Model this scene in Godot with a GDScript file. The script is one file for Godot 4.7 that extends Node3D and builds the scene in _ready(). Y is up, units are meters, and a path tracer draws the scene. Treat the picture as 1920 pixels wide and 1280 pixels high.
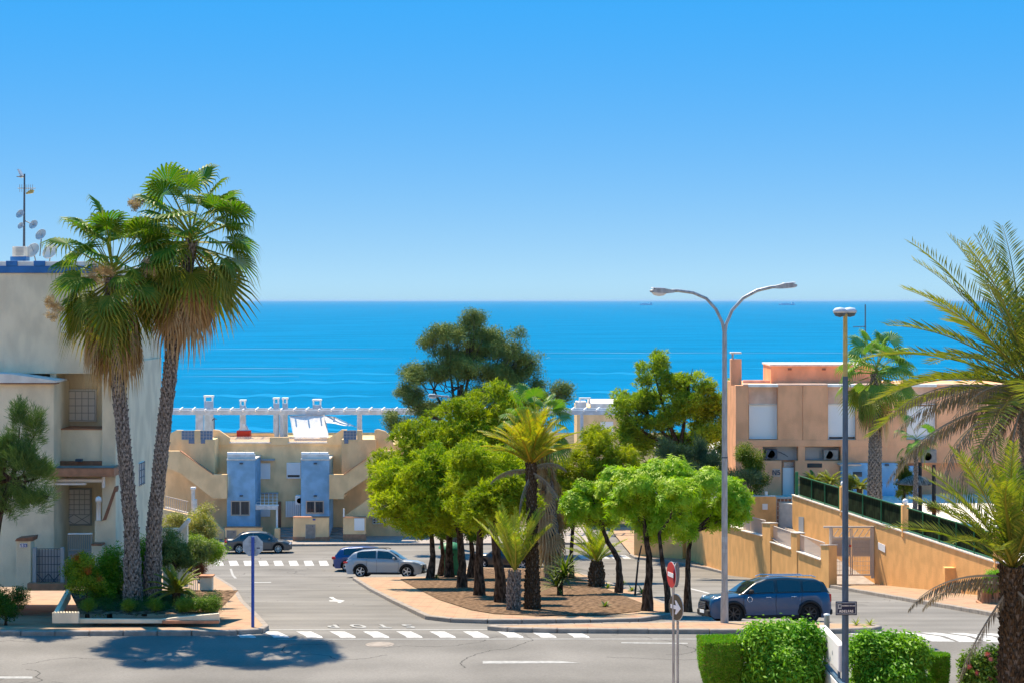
extends Node3D
# A coastal street seen from a third-floor terrace. Main road level is y = 0, the camera stands 10 m above it looking towards -z.
const F := 3400.0          # focal length in pixels of the 1920-wide photograph
const EYE := 10.0
const EXPO := 2.0
var M := {}                # materials
var rng := RandomNumberGenerator.new()
var used := {}
var box_cache := {}

# ---------- places ----------
func P(px: float, py: float, d: float) -> Vector3:
	return Vector3((px - 960.0) / F * d, EYE - (py - 563.0) / F * d, -d)
func X(px: float, d: float) -> float:
	return (px - 960.0) / F * d
func G(d: float) -> float:      # height of the street at distance d
	if d < 54.0: return 0.0
	if d < 108.0: return -(d - 54.0) * 0.1176
	return -6.35 - (d - 108.0) * 0.06
func on(x: float, d: float, lift := 0.0) -> Vector3:
	return Vector3(x, G(d) + lift, -d)

# ---------- nodes ----------
func numbered(called: String) -> String:
	if not used.has(called):
		used[called] = 0
		return called
	used[called] += 1
	return "%s_%03d" % [called, used[called]]
func gpos(n: Node3D) -> Vector3:
	var p := Vector3.ZERO
	while n != self and n != null:
		p += n.position
		n = n.get_parent() as Node3D
	return p
func tag(o: Node3D, label: String, category: String, group := "") -> Node3D:
	o.set_meta("label", label); o.set_meta("category", category)
	if group != "": o.set_meta("group", group)
	return o
func thing(called: String, label: String, category: String, at: Vector3, group := "") -> Node3D:
	var o := Node3D.new(); o.name = numbered(called); add_child(o)
	o.position = at
	return tag(o, label, category, group)
func part(par: Node3D, called: String, mesh: Mesh, mat: Material, at: Vector3, basis := Basis()) -> MeshInstance3D:
	var o := MeshInstance3D.new(); o.name = called; o.mesh = mesh; o.material_override = mat
	par.add_child(o, true)
	o.transform = Transform3D(basis, at - gpos(par))
	return o
func lpart(par: Node3D, called: String, mesh: Mesh, mat: Material, at: Vector3, basis := Basis()) -> MeshInstance3D:
	var o := MeshInstance3D.new(); o.name = called; o.mesh = mesh; o.material_override = mat
	par.add_child(o, true)
	o.transform = Transform3D(basis, at)
	return o
func structure(called: String, mesh: Mesh, mat: Material) -> MeshInstance3D:
	var o := MeshInstance3D.new(); o.name = numbered(called); o.mesh = mesh; o.material_override = mat
	add_child(o); o.set_meta("kind", "structure")
	return o

# ---------- shapes ----------
func mesh_of(v: PackedVector3Array, n := PackedVector3Array(), c := PackedColorArray(), uv := PackedVector2Array()) -> ArrayMesh:
	var a := []; a.resize(Mesh.ARRAY_MAX)
	a[Mesh.ARRAY_VERTEX] = v
	if n.is_empty():
		n.resize(v.size())
		for i in range(0, v.size(), 3):
			var q := (v[i + 2] - v[i]).cross(v[i + 1] - v[i]).normalized()
			n[i] = q; n[i + 1] = q; n[i + 2] = q
	a[Mesh.ARRAY_NORMAL] = n
	if not c.is_empty(): a[Mesh.ARRAY_COLOR] = c
	if not uv.is_empty(): a[Mesh.ARRAY_TEX_UV] = uv
	var m := ArrayMesh.new(); m.add_surface_from_arrays(Mesh.PRIMITIVE_TRIANGLES, a)
	return m
func quad(v: PackedVector3Array, a: Vector3, b: Vector3, c: Vector3, d: Vector3):
	v.append_array([a, b, c, a, c, d])
func bb(size: Vector3, b := 0.012) -> ArrayMesh:      # chamfered box, centred
	var key := "%.3f %.3f %.3f %.3f" % [size.x, size.y, size.z, b]
	if box_cache.has(key): return box_cache[key]
	b = min(b, 0.3 * min(size.x, min(size.y, size.z)))
	var h := size * 0.5
	var v := PackedVector3Array()
	var ctr := Vector3.ZERO
	var tri := func(p: Vector3, q: Vector3, r: Vector3):
		if (r - p).cross(q - p).dot(p + q + r) < 0: v.append_array([p, r, q])
		else: v.append_array([p, q, r])
	for ax in 3:
		var u := (ax + 1) % 3; var w := (ax + 2) % 3
		for s: float in [-1.0, 1.0]:
			var q: Array[Vector3] = []
			for k in [[-1, -1], [1, -1], [1, 1], [-1, 1]]:
				var p := Vector3.ZERO
				p[ax] = s * h[ax]; p[u] = k[0] * (h[u] - b); p[w] = k[1] * (h[w] - b)
				q.append(p)
			tri.call(q[0], q[1], q[2]); tri.call(q[0], q[2], q[3])
		for s1: float in [-1.0, 1.0]:
			for s2: float in [-1.0, 1.0]:
				var q2: Array[Vector3] = []
				for k in [[0, -1], [0, 1], [1, 1], [1, -1]]:
					var p := Vector3.ZERO
					p[ax] = k[1] * (h[ax] - b)
					p[u] = s1 * (h[u] if k[0] == 0 else h[u] - b)
					p[w] = s2 * (h[w] - b if k[0] == 0 else h[w])
					q2.append(p)
				tri.call(q2[0], q2[1], q2[2]); tri.call(q2[0], q2[2], q2[3])
	for sx: float in [-1.0, 1.0]:
		for sy: float in [-1.0, 1.0]:
			for sz: float in [-1.0, 1.0]:
				tri.call(Vector3(sx * h.x, sy * (h.y - b), sz * (h.z - b)), Vector3(sx * (h.x - b), sy * h.y, sz * (h.z - b)), Vector3(sx * (h.x - b), sy * (h.y - b), sz * h.z))
	var m := mesh_of(v)
	box_cache[key] = m
	return m
func prism(pts: PackedVector2Array, th: float) -> ArrayMesh:    # outline in x, y; front at z = 0, back at z = -th
	var v := PackedVector3Array()
	var t := Geometry2D.triangulate_polygon(pts)
	var ccw := not Geometry2D.is_polygon_clockwise(pts)
	for i in range(0, t.size(), 3):
		var a := pts[t[i]]; var b := pts[t[i + 1]]; var c := pts[t[i + 2]]
		if (b - a).cross(c - a) > 0: var s := b; b = c; c = s
		v.append_array([Vector3(a.x, a.y, 0), Vector3(b.x, b.y, 0), Vector3(c.x, c.y, 0)])
		v.append_array([Vector3(a.x, a.y, -th), Vector3(c.x, c.y, -th), Vector3(b.x, b.y, -th)])
	for i in pts.size():
		var a := pts[i]; var b := pts[(i + 1) % pts.size()]
		if ccw: var s := a; a = b; b = s
		quad(v, Vector3(a.x, a.y, 0), Vector3(a.x, a.y, -th), Vector3(b.x, b.y, -th), Vector3(b.x, b.y, 0))
	return mesh_of(v)
func tube(pts: Array, rad: Array, sides := 8, wob := 0.0) -> ArrayMesh:
	var v := PackedVector3Array(); var n := PackedVector3Array()
	var rings := []; var norms := []
	for i in pts.size():
		var t: Vector3 = (pts[min(i + 1, pts.size() - 1)] - pts[max(i - 1, 0)]).normalized()
		var s := t.cross(Vector3(0.31, 0.12, 0.94)).normalized()
		if abs(t.y) > 0.8: s = t.cross(Vector3(0, 0, 1)).normalized()
		var u := s.cross(t).normalized()
		var ring := []; var nn := []
		for k in sides:
			var a := TAU * k / sides
			var o := s * cos(a) + u * sin(a)
			ring.append(pts[i] + o * rad[i] * (1.0 + (rng.randf_range(-wob, wob) if wob > 0 else 0.0))); nn.append(o)
		rings.append(ring); norms.append(nn)
	for i in pts.size() - 1:
		for k in sides:
			var k2 := (k + 1) % sides
			v.append_array([rings[i][k], rings[i][k2], rings[i + 1][k2], rings[i][k], rings[i + 1][k2], rings[i + 1][k]])
			n.append_array([norms[i][k], norms[i][k2], norms[i + 1][k2], norms[i][k], norms[i + 1][k2], norms[i + 1][k]])
	for e in [0, pts.size() - 1]:
		var nrm: Vector3 = (pts[0] - pts[1]).normalized() if e == 0 else (pts[e] - pts[e - 1]).normalized()
		for k in sides:
			v.append_array([pts[e], rings[e][k], rings[e][(k + 1) % sides]]); n.append_array([nrm, nrm, nrm])
	return mesh_of(v, n)
func cyl(r: float, h: float, sides := 16, r2 := -1.0) -> ArrayMesh:   # base at y = 0
	return tube([Vector3.ZERO, Vector3(0, h, 0)], [r, r if r2 < 0 else r2], sides)
func lathe(prof: PackedVector2Array, sides := 20) -> ArrayMesh:       # (radius, height)
	var v := PackedVector3Array()
	for i in prof.size() - 1:
		for k in sides:
			var a := TAU * k / sides; var b := TAU * (k + 1) / sides
			quad(v, Vector3(prof[i].x * cos(a), prof[i].y, prof[i].x * sin(a)), Vector3(prof[i].x * cos(b), prof[i].y, prof[i].x * sin(b)), Vector3(prof[i + 1].x * cos(b), prof[i + 1].y, prof[i + 1].x * sin(b)), Vector3(prof[i + 1].x * cos(a), prof[i + 1].y, prof[i + 1].x * sin(a)))
	var st := SurfaceTool.new(); st.begin(Mesh.PRIMITIVE_TRIANGLES); st.set_smooth_group(0)
	for p in v: st.add_vertex(p)
	st.generate_normals()
	return st.commit()
# boxes given on the plane at distance d by their outline in the photograph's pixels; th is the depth backwards
func pbox(par: Node3D, called: String, mat: Material, x0: float, y0: float, x1: float, y1: float, d: float, th: float, b := 0.012) -> MeshInstance3D:
	var s := Vector3(abs(x1 - x0) / F * d, abs(y1 - y0) / F * d, th)
	return part(par, called, bb(s, b), mat, P((x0 + x1) / 2, (y0 + y1) / 2, d) - Vector3(0, 0, th / 2))
func ppoly(par: Node3D, called: String, mat: Material, pts: Array, d: float, th: float) -> MeshInstance3D:
	var o := P(pts[0][0], pts[0][1], d)
	var q := PackedVector2Array()
	for p in pts:
		var w := P(p[0], p[1], d) - o
		q.append(Vector2(w.x, w.y))
	return part(par, called, prism(q, th), mat, o)
func wbox(par: Node3D, called: String, mat: Material, a: Vector3, b: Vector3, bev := 0.012) -> MeshInstance3D:   # between two corners
	return part(par, called, bb((b - a).abs(), bev), mat, (a + b) / 2)
func beam(par: Node3D, called: String, mat: Material, a: Vector3, b: Vector3, w: float, h: float) -> MeshInstance3D:
	var x := (b - a).normalized()
	var z := x.cross(Vector3.UP if abs(x.y) < 0.95 else Vector3.BACK).normalized()
	var y := z.cross(x)
	return part(par, called, bb(Vector3(snappedf((b - a).length(), 0.01), h, w)), mat, (a + b) / 2, Basis(x, y, z))
func wall_run(par: Node3D, called: String, mat: Material, a: Vector2, b: Vector2, y0a: float, y0b: float, y1a: float, y1b: float, th: float) -> MeshInstance3D:
	# an upright wall between plan points (x, d) with its own bottom and top at either end; thickness to the right of a -> b
	var pa := Vector3(a.x, 0, -a.y); var pb := Vector3(b.x, 0, -b.y)
	var dir := (pb - pa).normalized(); var s := dir.cross(Vector3.UP) * th
	var c: Array[Vector3] = []
	for k in [Vector3.ZERO, s]:
		c.append_array([pa + k + Vector3(0, y0a, 0), pb + k + Vector3(0, y0b, 0), pb + k + Vector3(0, y1b, 0), pa + k + Vector3(0, y1a, 0)])
	var o := c[0]
	for i in 8: c[i] -= o
	var v := PackedVector3Array()
	quad(v, c[0], c[3], c[2], c[1]); quad(v, c[4], c[5], c[6], c[7]); quad(v, c[3], c[7], c[6], c[2])
	quad(v, c[0], c[1], c[5], c[4]); quad(v, c[0], c[4], c[7], c[3]); quad(v, c[1], c[2], c[6], c[5])
	return part(par, called, mesh_of(v), mat, o)
func sheet(poly: PackedVector2Array, lift: float) -> ArrayMesh:     # ground polygon (x, d) laid on the street's slope
	var v := PackedVector3Array()
	var cuts := [-60.0, 54.0, 108.0, 1000.0]
	for i in 3:
		var band := PackedVector2Array([Vector2(-2000, cuts[i]), Vector2(2000, cuts[i]), Vector2(2000, cuts[i + 1]), Vector2(-2000, cuts[i + 1])])
		for q in Geometry2D.intersect_polygons(poly, band):
			var t := Geometry2D.triangulate_polygon(q)
			for k in range(0, t.size(), 3):
				var a := q[t[k]]; var b := q[t[k + 1]]; var c := q[t[k + 2]]
				var va := on(a.x, clamp(a.y, cuts[i], cuts[i + 1]), lift); var vb := on(b.x, b.y, lift); var vc := on(c.x, c.y, lift)
				if (vc - va).cross(vb - va).y < 0: var s := vb; vb = vc; vc = s
				v.append_array([va, vb, vc])
	return mesh_of(v)
func kerb(par: Node3D, pts: Array, mat: Material, closed := false):
	var n := pts.size() if closed else pts.size() - 1
	for i in n:
		var a: Vector2 = pts[i]; var b: Vector2 = pts[(i + 1) % pts.size()]
		var cnt: int = max(1, int(round(a.distance_to(b) / 1.0)))
		for k in cnt:
			var p := a.lerp(b, float(k) / cnt); var q := a.lerp(b, float(k + 1) / cnt)
			var vp := on(p.x, p.y); var vq := on(q.x, q.y)
			var x := (vq - vp).normalized(); var z := x.cross(Vector3.UP).normalized(); var y := z.cross(x)
			var m := bb(Vector3(snappedf((vq - vp).length() - 0.012, 0.02), 0.30, 0.2), 0.02)
			part(par, "kerb_stone", m, mat, (vp + vq) / 2 + Vector3(0, 0.0 + 0.004 * ((k * 7 + i * 3) % 3), 0), Basis(x, y, z))
func grille(par: Node3D, mat: Material, x0: float, y0: float, x1: float, y1: float, d: float, nx: int, ny: int, called := "grille_bar", r := 0.010):
	for i in nx + 1:
		var x := lerpf(x0, x1, float(i) / nx)
		beam(par, called, mat, P(x, y0, d), P(x, y1, d), r * 2, r * 2)
	for i in ny + 1:
		var y := lerpf(y0, y1, float(i) / ny)
		beam(par, called, mat, P(x0, y, d) + Vector3(0, 0, 0.02), P(x1, y, d) + Vector3(0, 0, 0.02), r * 2, r * 2)
func slats(w: float, h: float, pitch: float) -> ArrayMesh:          # a roller shutter curtain, centred, front towards +z
	var v := PackedVector3Array()
	var n := int(h / pitch)
	for i in n:
		var y0 := -h / 2 + h * i / n; var y1 := -h / 2 + h * (i + 1) / n; var ym := (y0 + y1) / 2
		quad(v, Vector3(-w / 2, y0, 0), Vector3(-w / 2, ym, 0.014), Vector3(w / 2, ym, 0.014), Vector3(w / 2, y0, 0))
		quad(v, Vector3(-w / 2, ym, 0.014), Vector3(-w / 2, y1, 0), Vector3(w / 2, y1, 0), Vector3(w / 2, ym, 0.014))
	return mesh_of(v)
func shutter(par: Node3D, x0: float, y0: float, x1: float, y1: float, d: float, open := 0.0):
	# window: frame, glass behind, shutter curtain let down; open = share of the height left open at the bottom
	var w := pbox(par, "window", M.glass_dark, x0, y0, x1, y1, d + 0.06, 0.03)
	for e in [[x0 - 1.2, y0 - 1.2, x1 + 1.2, y0 + 0.6], [x0 - 1.2, y1 - 0.8, x1 + 1.2, y1 + 1.4], [x0 - 1.2, y0 + 0.6, x0 + 0.6, y1 - 0.8], [x1 - 0.6, y0 + 0.6, x1 + 1.2, y1 - 0.8]]:
		pbox(w, "frame", M.white_paint, e[0], e[1], e[2], e[3], d - 0.02, 0.07)
	var ym := lerpf(y1, y0, open)
	var sw := (x1 - x0) / F * d; var sh := (ym - y0) / F * d
	part(w, "shutter", slats(sw, sh, 0.05), M.shutter, P((x0 + x1) / 2, (y0 + ym) / 2, d + 0.02))
	if open > 0: pbox(w, "shutter_end_slat", M.white_paint, x0 + 0.6, ym - 0.7, x1 - 0.6, ym + 0.7, d, 0.04)

# ---------- materials ----------
func grey_noise(seed_: int, freq: float, lo: float, hi: float, size := 512, stretch := 1.0, speck := 0.0) -> ImageTexture:
	var n := FastNoiseLite.new(); n.seed = seed_; n.frequency = freq; n.fractal_octaves = 5; n.noise_type = FastNoiseLite.TYPE_SIMPLEX_SMOOTH
	var a := n.get_seamless_image(size, int(size / stretch)) if stretch > 1.0 else n.get_seamless_image(size, size)
	if stretch > 1.0: a.resize(size, size, Image.INTERPOLATE_CUBIC)
	var r := RandomNumberGenerator.new(); r.seed = seed_
	var img := Image.create(size, size, false, Image.FORMAT_RGB8)
	for y in size:
		for x in size:
			var g := lerpf(lo, hi, smoothstep(0.15, 0.85, a.get_pixel(x, y).r)) + r.randf_range(-speck, speck)
			img.set_pixel(x, y, Color(g, g, g))
	img.generate_mipmaps()
	return ImageTexture.create_from_image(img)
func bump(seed_: int, freq: float, strength: float, size := 512) -> ImageTexture:
	var n := FastNoiseLite.new(); n.seed = seed_; n.frequency = freq; n.fractal_octaves = 4
	var a := n.get_seamless_image(size, size)
	a.convert(Image.FORMAT_RGBA8)
	a.bump_map_to_normal_map(strength)
	return ImageTexture.create_from_image(a)
func asphalt_tex() -> ImageTexture:       # 1024 px over 32 m: grain, patches, lighter wheel-worn aggregate, cracks
	var size := 1024
	var n := FastNoiseLite.new(); n.seed = 5; n.frequency = 0.006; n.fractal_octaves = 5
	var a := n.get_seamless_image(size, size)
	var r := RandomNumberGenerator.new(); r.seed = 11
	var bands := PackedFloat32Array()      # strips worn by wheels along the main road
	for y in size: bands.append(0.5 + 0.5 * sin(TAU * y * 9.0 / size) * sin(TAU * y * 4.0 / size + 1.0))
	var img := Image.create(size, size, false, Image.FORMAT_RGB8)
	for y in size:
		for x in size:
			var g := 0.74 + 0.16 * a.get_pixel(x, y).r + 0.09 * bands[y] + r.randf_range(-0.04, 0.04)
			img.set_pixel(x, y, Color(g, g * 0.995, g * 0.985))
	for k in 34:
		var p := Vector2(r.randf() * size, r.randf() * size); var ang := r.randf() * TAU
		for s in r.randi_range(60, 260):
			ang += r.randf_range(-0.28, 0.28)
			p += Vector2(cos(ang), sin(ang))
			var g := r.randf_range(0.40, 0.58)
			img.set_pixel(int(p.x + 4096) % size, int(p.y + 4096) % size, Color(g, g, g))
	for k in 12:
		var o := Vector2i(r.randi_range(0, size - 120), r.randi_range(0, size - 120))
		var w := r.randi_range(18, 60); var h := r.randi_range(14, 50)
		for y in h:
			for x in w:
				var c := img.get_pixel(o.x + x, o.y + y)
				img.set_pixel(o.x + x, o.y + y, Color(c.r * 0.9, c.g * 0.9, c.b * 0.9))
	img.generate_mipmaps()
	return ImageTexture.create_from_image(img)
func paving_tex() -> ImageTexture:        # cream pavement with faded pink patches
	var size := 512
	var n := FastNoiseLite.new(); n.seed = 8; n.frequency = 0.012; n.fractal_octaves = 4
	var a := n.get_seamless_image(size, size)
	var r := RandomNumberGenerator.new(); r.seed = 3
	var img := Image.create(size, size, false, Image.FORMAT_RGB8)
	for y in size:
		for x in size:
			var t := smoothstep(0.55, 0.75, a.get_pixel(x, y).r)
			var j := 0.9 if (x % 32 < 1 or y % 32 < 1) else 1.0
			var g := (0.93 + r.randf_range(-0.04, 0.04)) * j
			img.set_pixel(x, y, Color(g, g * lerpf(0.93, 0.83, t), g * lerpf(0.84, 0.76, t)))
	img.generate_mipmaps()
	return ImageTexture.create_from_image(img)
func mk(lin: Color, rough := 0.85, tex: Texture2D = null, metres := 3.0, spec := 0.3, nrm: Texture2D = null, nstr := 0.5) -> StandardMaterial3D:
	var m := StandardMaterial3D.new()
	m.albedo_color = lin.linear_to_srgb(); m.roughness = rough; m.metallic_specular = spec
	if tex or nrm:
		m.uv1_triplanar = true; m.uv1_world_triplanar = true; m.uv1_scale = Vector3.ONE / metres
	if tex: m.albedo_texture = tex
	if nrm: m.normal_enabled = true; m.normal_texture = nrm; m.normal_scale = nstr
	return m
func leaf_mat(rough := 0.55, back := 0.35) -> StandardMaterial3D:
	var m := StandardMaterial3D.new()
	m.vertex_color_use_as_albedo = true; m.roughness = rough; m.metallic_specular = 0.35
	m.cull_mode = BaseMaterial3D.CULL_DISABLED
	m.backlight_enabled = true; m.backlight = Color(back * 0.95, back, back * 0.3)
	return m
func make_materials():
	var wall_t := grey_noise(1, 0.008, 0.90, 1.0, 512, 1.0, 0.012)
	var streak_t := grey_noise(2, 0.010, 0.92, 1.0, 512, 2.0, 0.010)
	var soil_t := grey_noise(3, 0.02, 0.55, 1.0, 512, 1.0, 0.10)
	var bark_t := grey_noise(4, 0.03, 0.45, 1.0, 256, 4.0, 0.08)
	var fine_b := bump(6, 0.12, 3.0); var rough_b := bump(7, 0.05, 8.0, 256)
	M.asphalt = mk(Color(0.245, 0.236, 0.224), 0.9, asphalt_tex(), 32.0, 0.25)
	M.paving = mk(Color(0.41, 0.345, 0.28), 0.85, paving_tex(), 6.4, 0.25)
	M.kerb = mk(Color(0.33, 0.29, 0.255), 0.9, wall_t, 1.5, 0.2)
	M.path = mk(Color(0.36, 0.32, 0.29), 0.85, wall_t, 3.0, 0.2)
	M.line = mk(Color(0.56, 0.56, 0.55), 0.75, grey_noise(21, 0.03, 0.80, 1.0, 256, 1.0, 0.05), 2.0, 0.3)
	M.line_worn = mk(Color(0.37, 0.37, 0.36), 0.85, wall_t, 1.0, 0.3)
	M.soil = mk(Color(0.26, 0.17, 0.11), 0.95, soil_t, 3.0, 0.1, rough_b, 0.6)
	M.scrub = mk(Color(0.22, 0.19, 0.11), 0.95, soil_t, 30.0, 0.1)
	M.cream = mk(Color(0.86, 0.75, 0.55), 0.9, streak_t, 5.0, 0.15, fine_b, 0.25)
	M.sand = mk(Color(0.92, 0.64, 0.35), 0.9, streak_t, 6.0, 0.15, fine_b, 0.25)
	M.orange = mk(Color(0.87, 0.48, 0.19), 0.9, streak_t, 4.0, 0.15, fine_b, 0.3)
	M.salmon = mk(Color(0.88, 0.44, 0.24), 0.9, streak_t, 6.0, 0.15, fine_b, 0.25)
	M.salmon_pale = mk(Color(0.76, 0.52, 0.40), 0.9, wall_t, 4.0, 0.15)
	M.coping = mk(Color(0.80, 0.74, 0.66), 0.85, wall_t, 2.0, 0.2)
	M.blue_wall = mk(Color(0.29, 0.52, 0.75), 0.85, wall_t, 5.0, 0.2, fine_b, 0.2)
	M.blue_trim = mk(Color(0.05, 0.20, 0.50), 0.7, wall_t, 3.0, 0.3)
	M.pergola = mk(Color(0.50, 0.60, 0.70), 0.6, wall_t, 3.0, 0.3)
	M.white_wall = mk(Color(0.82, 0.80, 0.76), 0.85, wall_t, 4.0, 0.2)
	M.white_paint = mk(Color(0.84, 0.84, 0.83), 0.5, null, 1.0, 0.4)
	M.shutter = mk(Color(0.82, 0.81, 0.80), 0.55, null, 1.0, 0.35)
	M.tile_brown = mk(Color(0.32, 0.16, 0.10), 0.8, wall_t, 1.0, 0.3)
	M.terracotta = mk(Color(0.50, 0.25, 0.15), 0.85, wall_t, 1.5, 0.25)
	M.cloth = mk(Color(0.78, 0.78, 0.77), 0.9, wall_t, 2.0, 0.1)
	M.cloth.backlight_enabled = true; M.cloth.backlight = Color(0.4, 0.4, 0.4)
	M.glass_dark = mk(Color(0.035, 0.045, 0.055), 0.06, null, 1.0, 0.5)
	M.glass_block = mk(Color(0.10, 0.20, 0.32), 0.12, null, 1.0, 0.5)
	M.pane = StandardMaterial3D.new()
	M.pane.transparency = BaseMaterial3D.TRANSPARENCY_ALPHA; M.pane.albedo_color = Color(0.85, 0.8, 0.78, 0.35); M.pane.roughness = 0.05
	M.galv = mk(Color(0.44, 0.46, 0.48), 0.45, grey_noise(9, 0.03, 0.8, 1.0, 256, 4.0, 0.03), 1.5, 0.5); M.galv.metallic = 0.35
	M.steel_dark = mk(Color(0.07, 0.09, 0.12), 0.45, null, 1.0, 0.4)
	M.iron_grey = mk(Color(0.36, 0.38, 0.40), 0.55, null, 1.0, 0.4)
	M.rail = mk(Color(0.52, 0.46, 0.42), 0.6, null, 1.0, 0.4)
	M.gate_beige = mk(Color(0.56, 0.46, 0.37), 0.6, null, 1.0, 0.35)
	M.post_blue = mk(Color(0.06, 0.13, 0.22), 0.4, grey_noise(12, 0.02, 0.75, 1.0, 256, 4.0, 0.02), 1.2, 0.5)
	M.post_yellow = mk(Color(0.46, 0.38, 0.14), 0.6, wall_t, 1.0, 0.4)
	M.sign_blue = mk(Color(0.01, 0.07, 0.36), 0.4, null, 1.0, 0.5)
	M.sign_navy = mk(Color(0.008, 0.018, 0.06), 0.45, null, 1.0, 0.4)
	M.sign_red = mk(Color(0.55, 0.02, 0.02), 0.4, null, 1.0, 0.5)
	M.sign_brown = mk(Color(0.15, 0.12, 0.075), 0.6, wall_t, 0.5, 0.3)
	M.sign_back = mk(Color(0.50, 0.55, 0.57), 0.5, wall_t, 0.7, 0.4)
	M.fence_green = mk(Color(0.01, 0.13, 0.055), 0.55, null, 1.0, 0.4)
	M.fence_screen = mk(Color(0.022, 0.036, 0.016), 0.9, grey_noise(14, 0.02, 0.6, 1.0, 256, 8.0, 0.06), 1.0, 0.15)
	M.bin_green = mk(Color(0.02, 0.20, 0.09), 0.5, wall_t, 1.0, 0.4)
	M.bark = mk(Color(0.135, 0.095, 0.07), 0.95, bark_t, 0.8, 0.1, rough_b, 1.0)
	M.bark_grey = mk(Color(0.20, 0.165, 0.135), 0.95, bark_t, 0.7, 0.1, rough_b, 1.0)
	M.palm_bark = mk(Color(0.24, 0.19, 0.15), 0.95, bark_t, 0.5, 0.1, rough_b, 0.8)
	M.palm_boot = mk(Color(0.43, 0.37, 0.32), 0.95, bark_t, 0.3, 0.1)
	M.palm_boot_dark = mk(Color(0.14, 0.10, 0.065), 0.95, bark_t, 0.3, 0.1)
	M.skirt = mk(Color(0.27, 0.17, 0.09), 0.95, bark_t, 0.4, 0.1)
	M.thatch = mk(Color(0.32, 0.30, 0.27), 0.95, bark_t, 0.6, 0.1)
	M.hedge_core = mk(Color(0.16, 0.30, 0.03), 0.95)
	M.leaf = leaf_mat(0.5, 0.9)
	M.leaf_dull = leaf_mat(0.8, 0.5)
	M.needle = leaf_mat(0.7, 0.9)
	M.tyre = mk(Color(0.018, 0.018, 0.019), 0.8, null, 1.0, 0.3)
	M.plastic = mk(Color(0.022, 0.022, 0.024), 0.6, null, 1.0, 0.35)
	M.rim_dark = mk(Color(0.03, 0.03, 0.032), 0.35, null, 1.0, 0.5)
	M.rim = mk(Color(0.55, 0.56, 0.58), 0.35, null, 1.0, 0.5); M.rim.metallic = 0.6
	M.chrome = mk(Color(0.7, 0.7, 0.72), 0.15, null, 1.0, 0.5); M.chrome.metallic = 0.9
	M.lamp_glass = mk(Color(0.62, 0.66, 0.70), 0.08, null, 1.0, 0.6)
	M.tail = mk(Color(0.45, 0.012, 0.015), 0.15, null, 1.0, 0.5)
	M.car_glass = mk(Color(0.012, 0.02, 0.026), 0.03, null, 1.0, 0.7)
	M.ship = mk(Color(0.50, 0.64, 0.74), 0.8)  # distance haze put into the pale hull colour, on top of the fog
	M.sea = mk(Color(0.003, 0.165, 0.345), 0.6, null, 1.0, 0.02); M.sea.albedo_texture = grey_noise(31, 0.012, 0.92, 1.0, 512, 1.0, 0.045)
	M.slick = mk(Color(0.010, 0.190, 0.378), 0.6, null, 1.0, 0.02)
	M.foam = mk(Color(0.09, 0.27, 0.44), 0.9)
	M.red = mk(Color(0.36, 0.03, 0.02), 0.6)
	M.pink = mk(Color(0.6, 0.03, 0.22), 0.7)
func paint(lin: Color) -> StandardMaterial3D:
	var m := mk(lin, 0.32, null, 1.0, 0.5)
	m.metallic = 0.1; m.clearcoat_enabled = true; m.clearcoat = 0.6; m.clearcoat_roughness = 0.04
	return m

# ---------- scene ----------
func _ready():
	rng.seed = 7
	var cam := Camera3D.new(); cam.name = "camera"; add_child(cam)
	cam.projection = Camera3D.PROJECTION_FRUSTUM
	cam.near = 0.5; cam.far = 200000.0
	cam.size = 1280.0 / F * cam.near
	cam.frustum_offset = Vector2(0, -77.0 / F * cam.near)
	cam.position = Vector3(0, EYE, 0); cam.current = true
	var env := Environment.new()
	env.background_mode = Environment.BG_SKY
	var sm := ProceduralSkyMaterial.new()
	sm.sky_top_color = Color(0.012 / EXPO, 0.385 / EXPO, 0.97 / EXPO).linear_to_srgb()
	sm.sky_horizon_color = Color(0.50 / EXPO, 0.79 / EXPO, 0.96 / EXPO).linear_to_srgb()
	sm.sky_curve = 0.045
	sm.ground_bottom_color = Color(0.2, 0.2, 0.2); sm.ground_horizon_color = Color(0.50 / EXPO, 0.79 / EXPO, 0.96 / EXPO).linear_to_srgb()
	sm.sun_angle_max = 1.0
	env.sky = Sky.new(); env.sky.sky_material = sm
	env.tonemap_mode = Environment.TONE_MAPPER_LINEAR
	env.tonemap_exposure = EXPO
	env.fog_enabled = true; env.fog_density = 0.000014; env.fog_light_color = Color(0.72, 0.86, 0.97)
	env.sdfgi_enabled = true; env.ssao_enabled = true; env.ssil_enabled = true
	var we := WorldEnvironment.new(); we.name = "world_environment"; we.environment = env; add_child(we)
	var sun := DirectionalLight3D.new(); sun.name = "sun"; add_child(sun)
	sun.light_energy = 1.6; sun.light_color = Color(1.0, 0.93, 0.82); sun.light_angular_distance = 0.5; sun.shadow_enabled = true
	sun.look_at_from_position(Vector3(-0.29, 1.0, -0.62) * 100.0, Vector3.ZERO)
	make_materials()
	ground()
	bounce_block()
	sea_and_ships()
	left_house()
	centre_house()
	right_house()
	markings()
	street_furniture()
	trees()
	palms()
	left_garden()
	hedges()
	cars()

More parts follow.
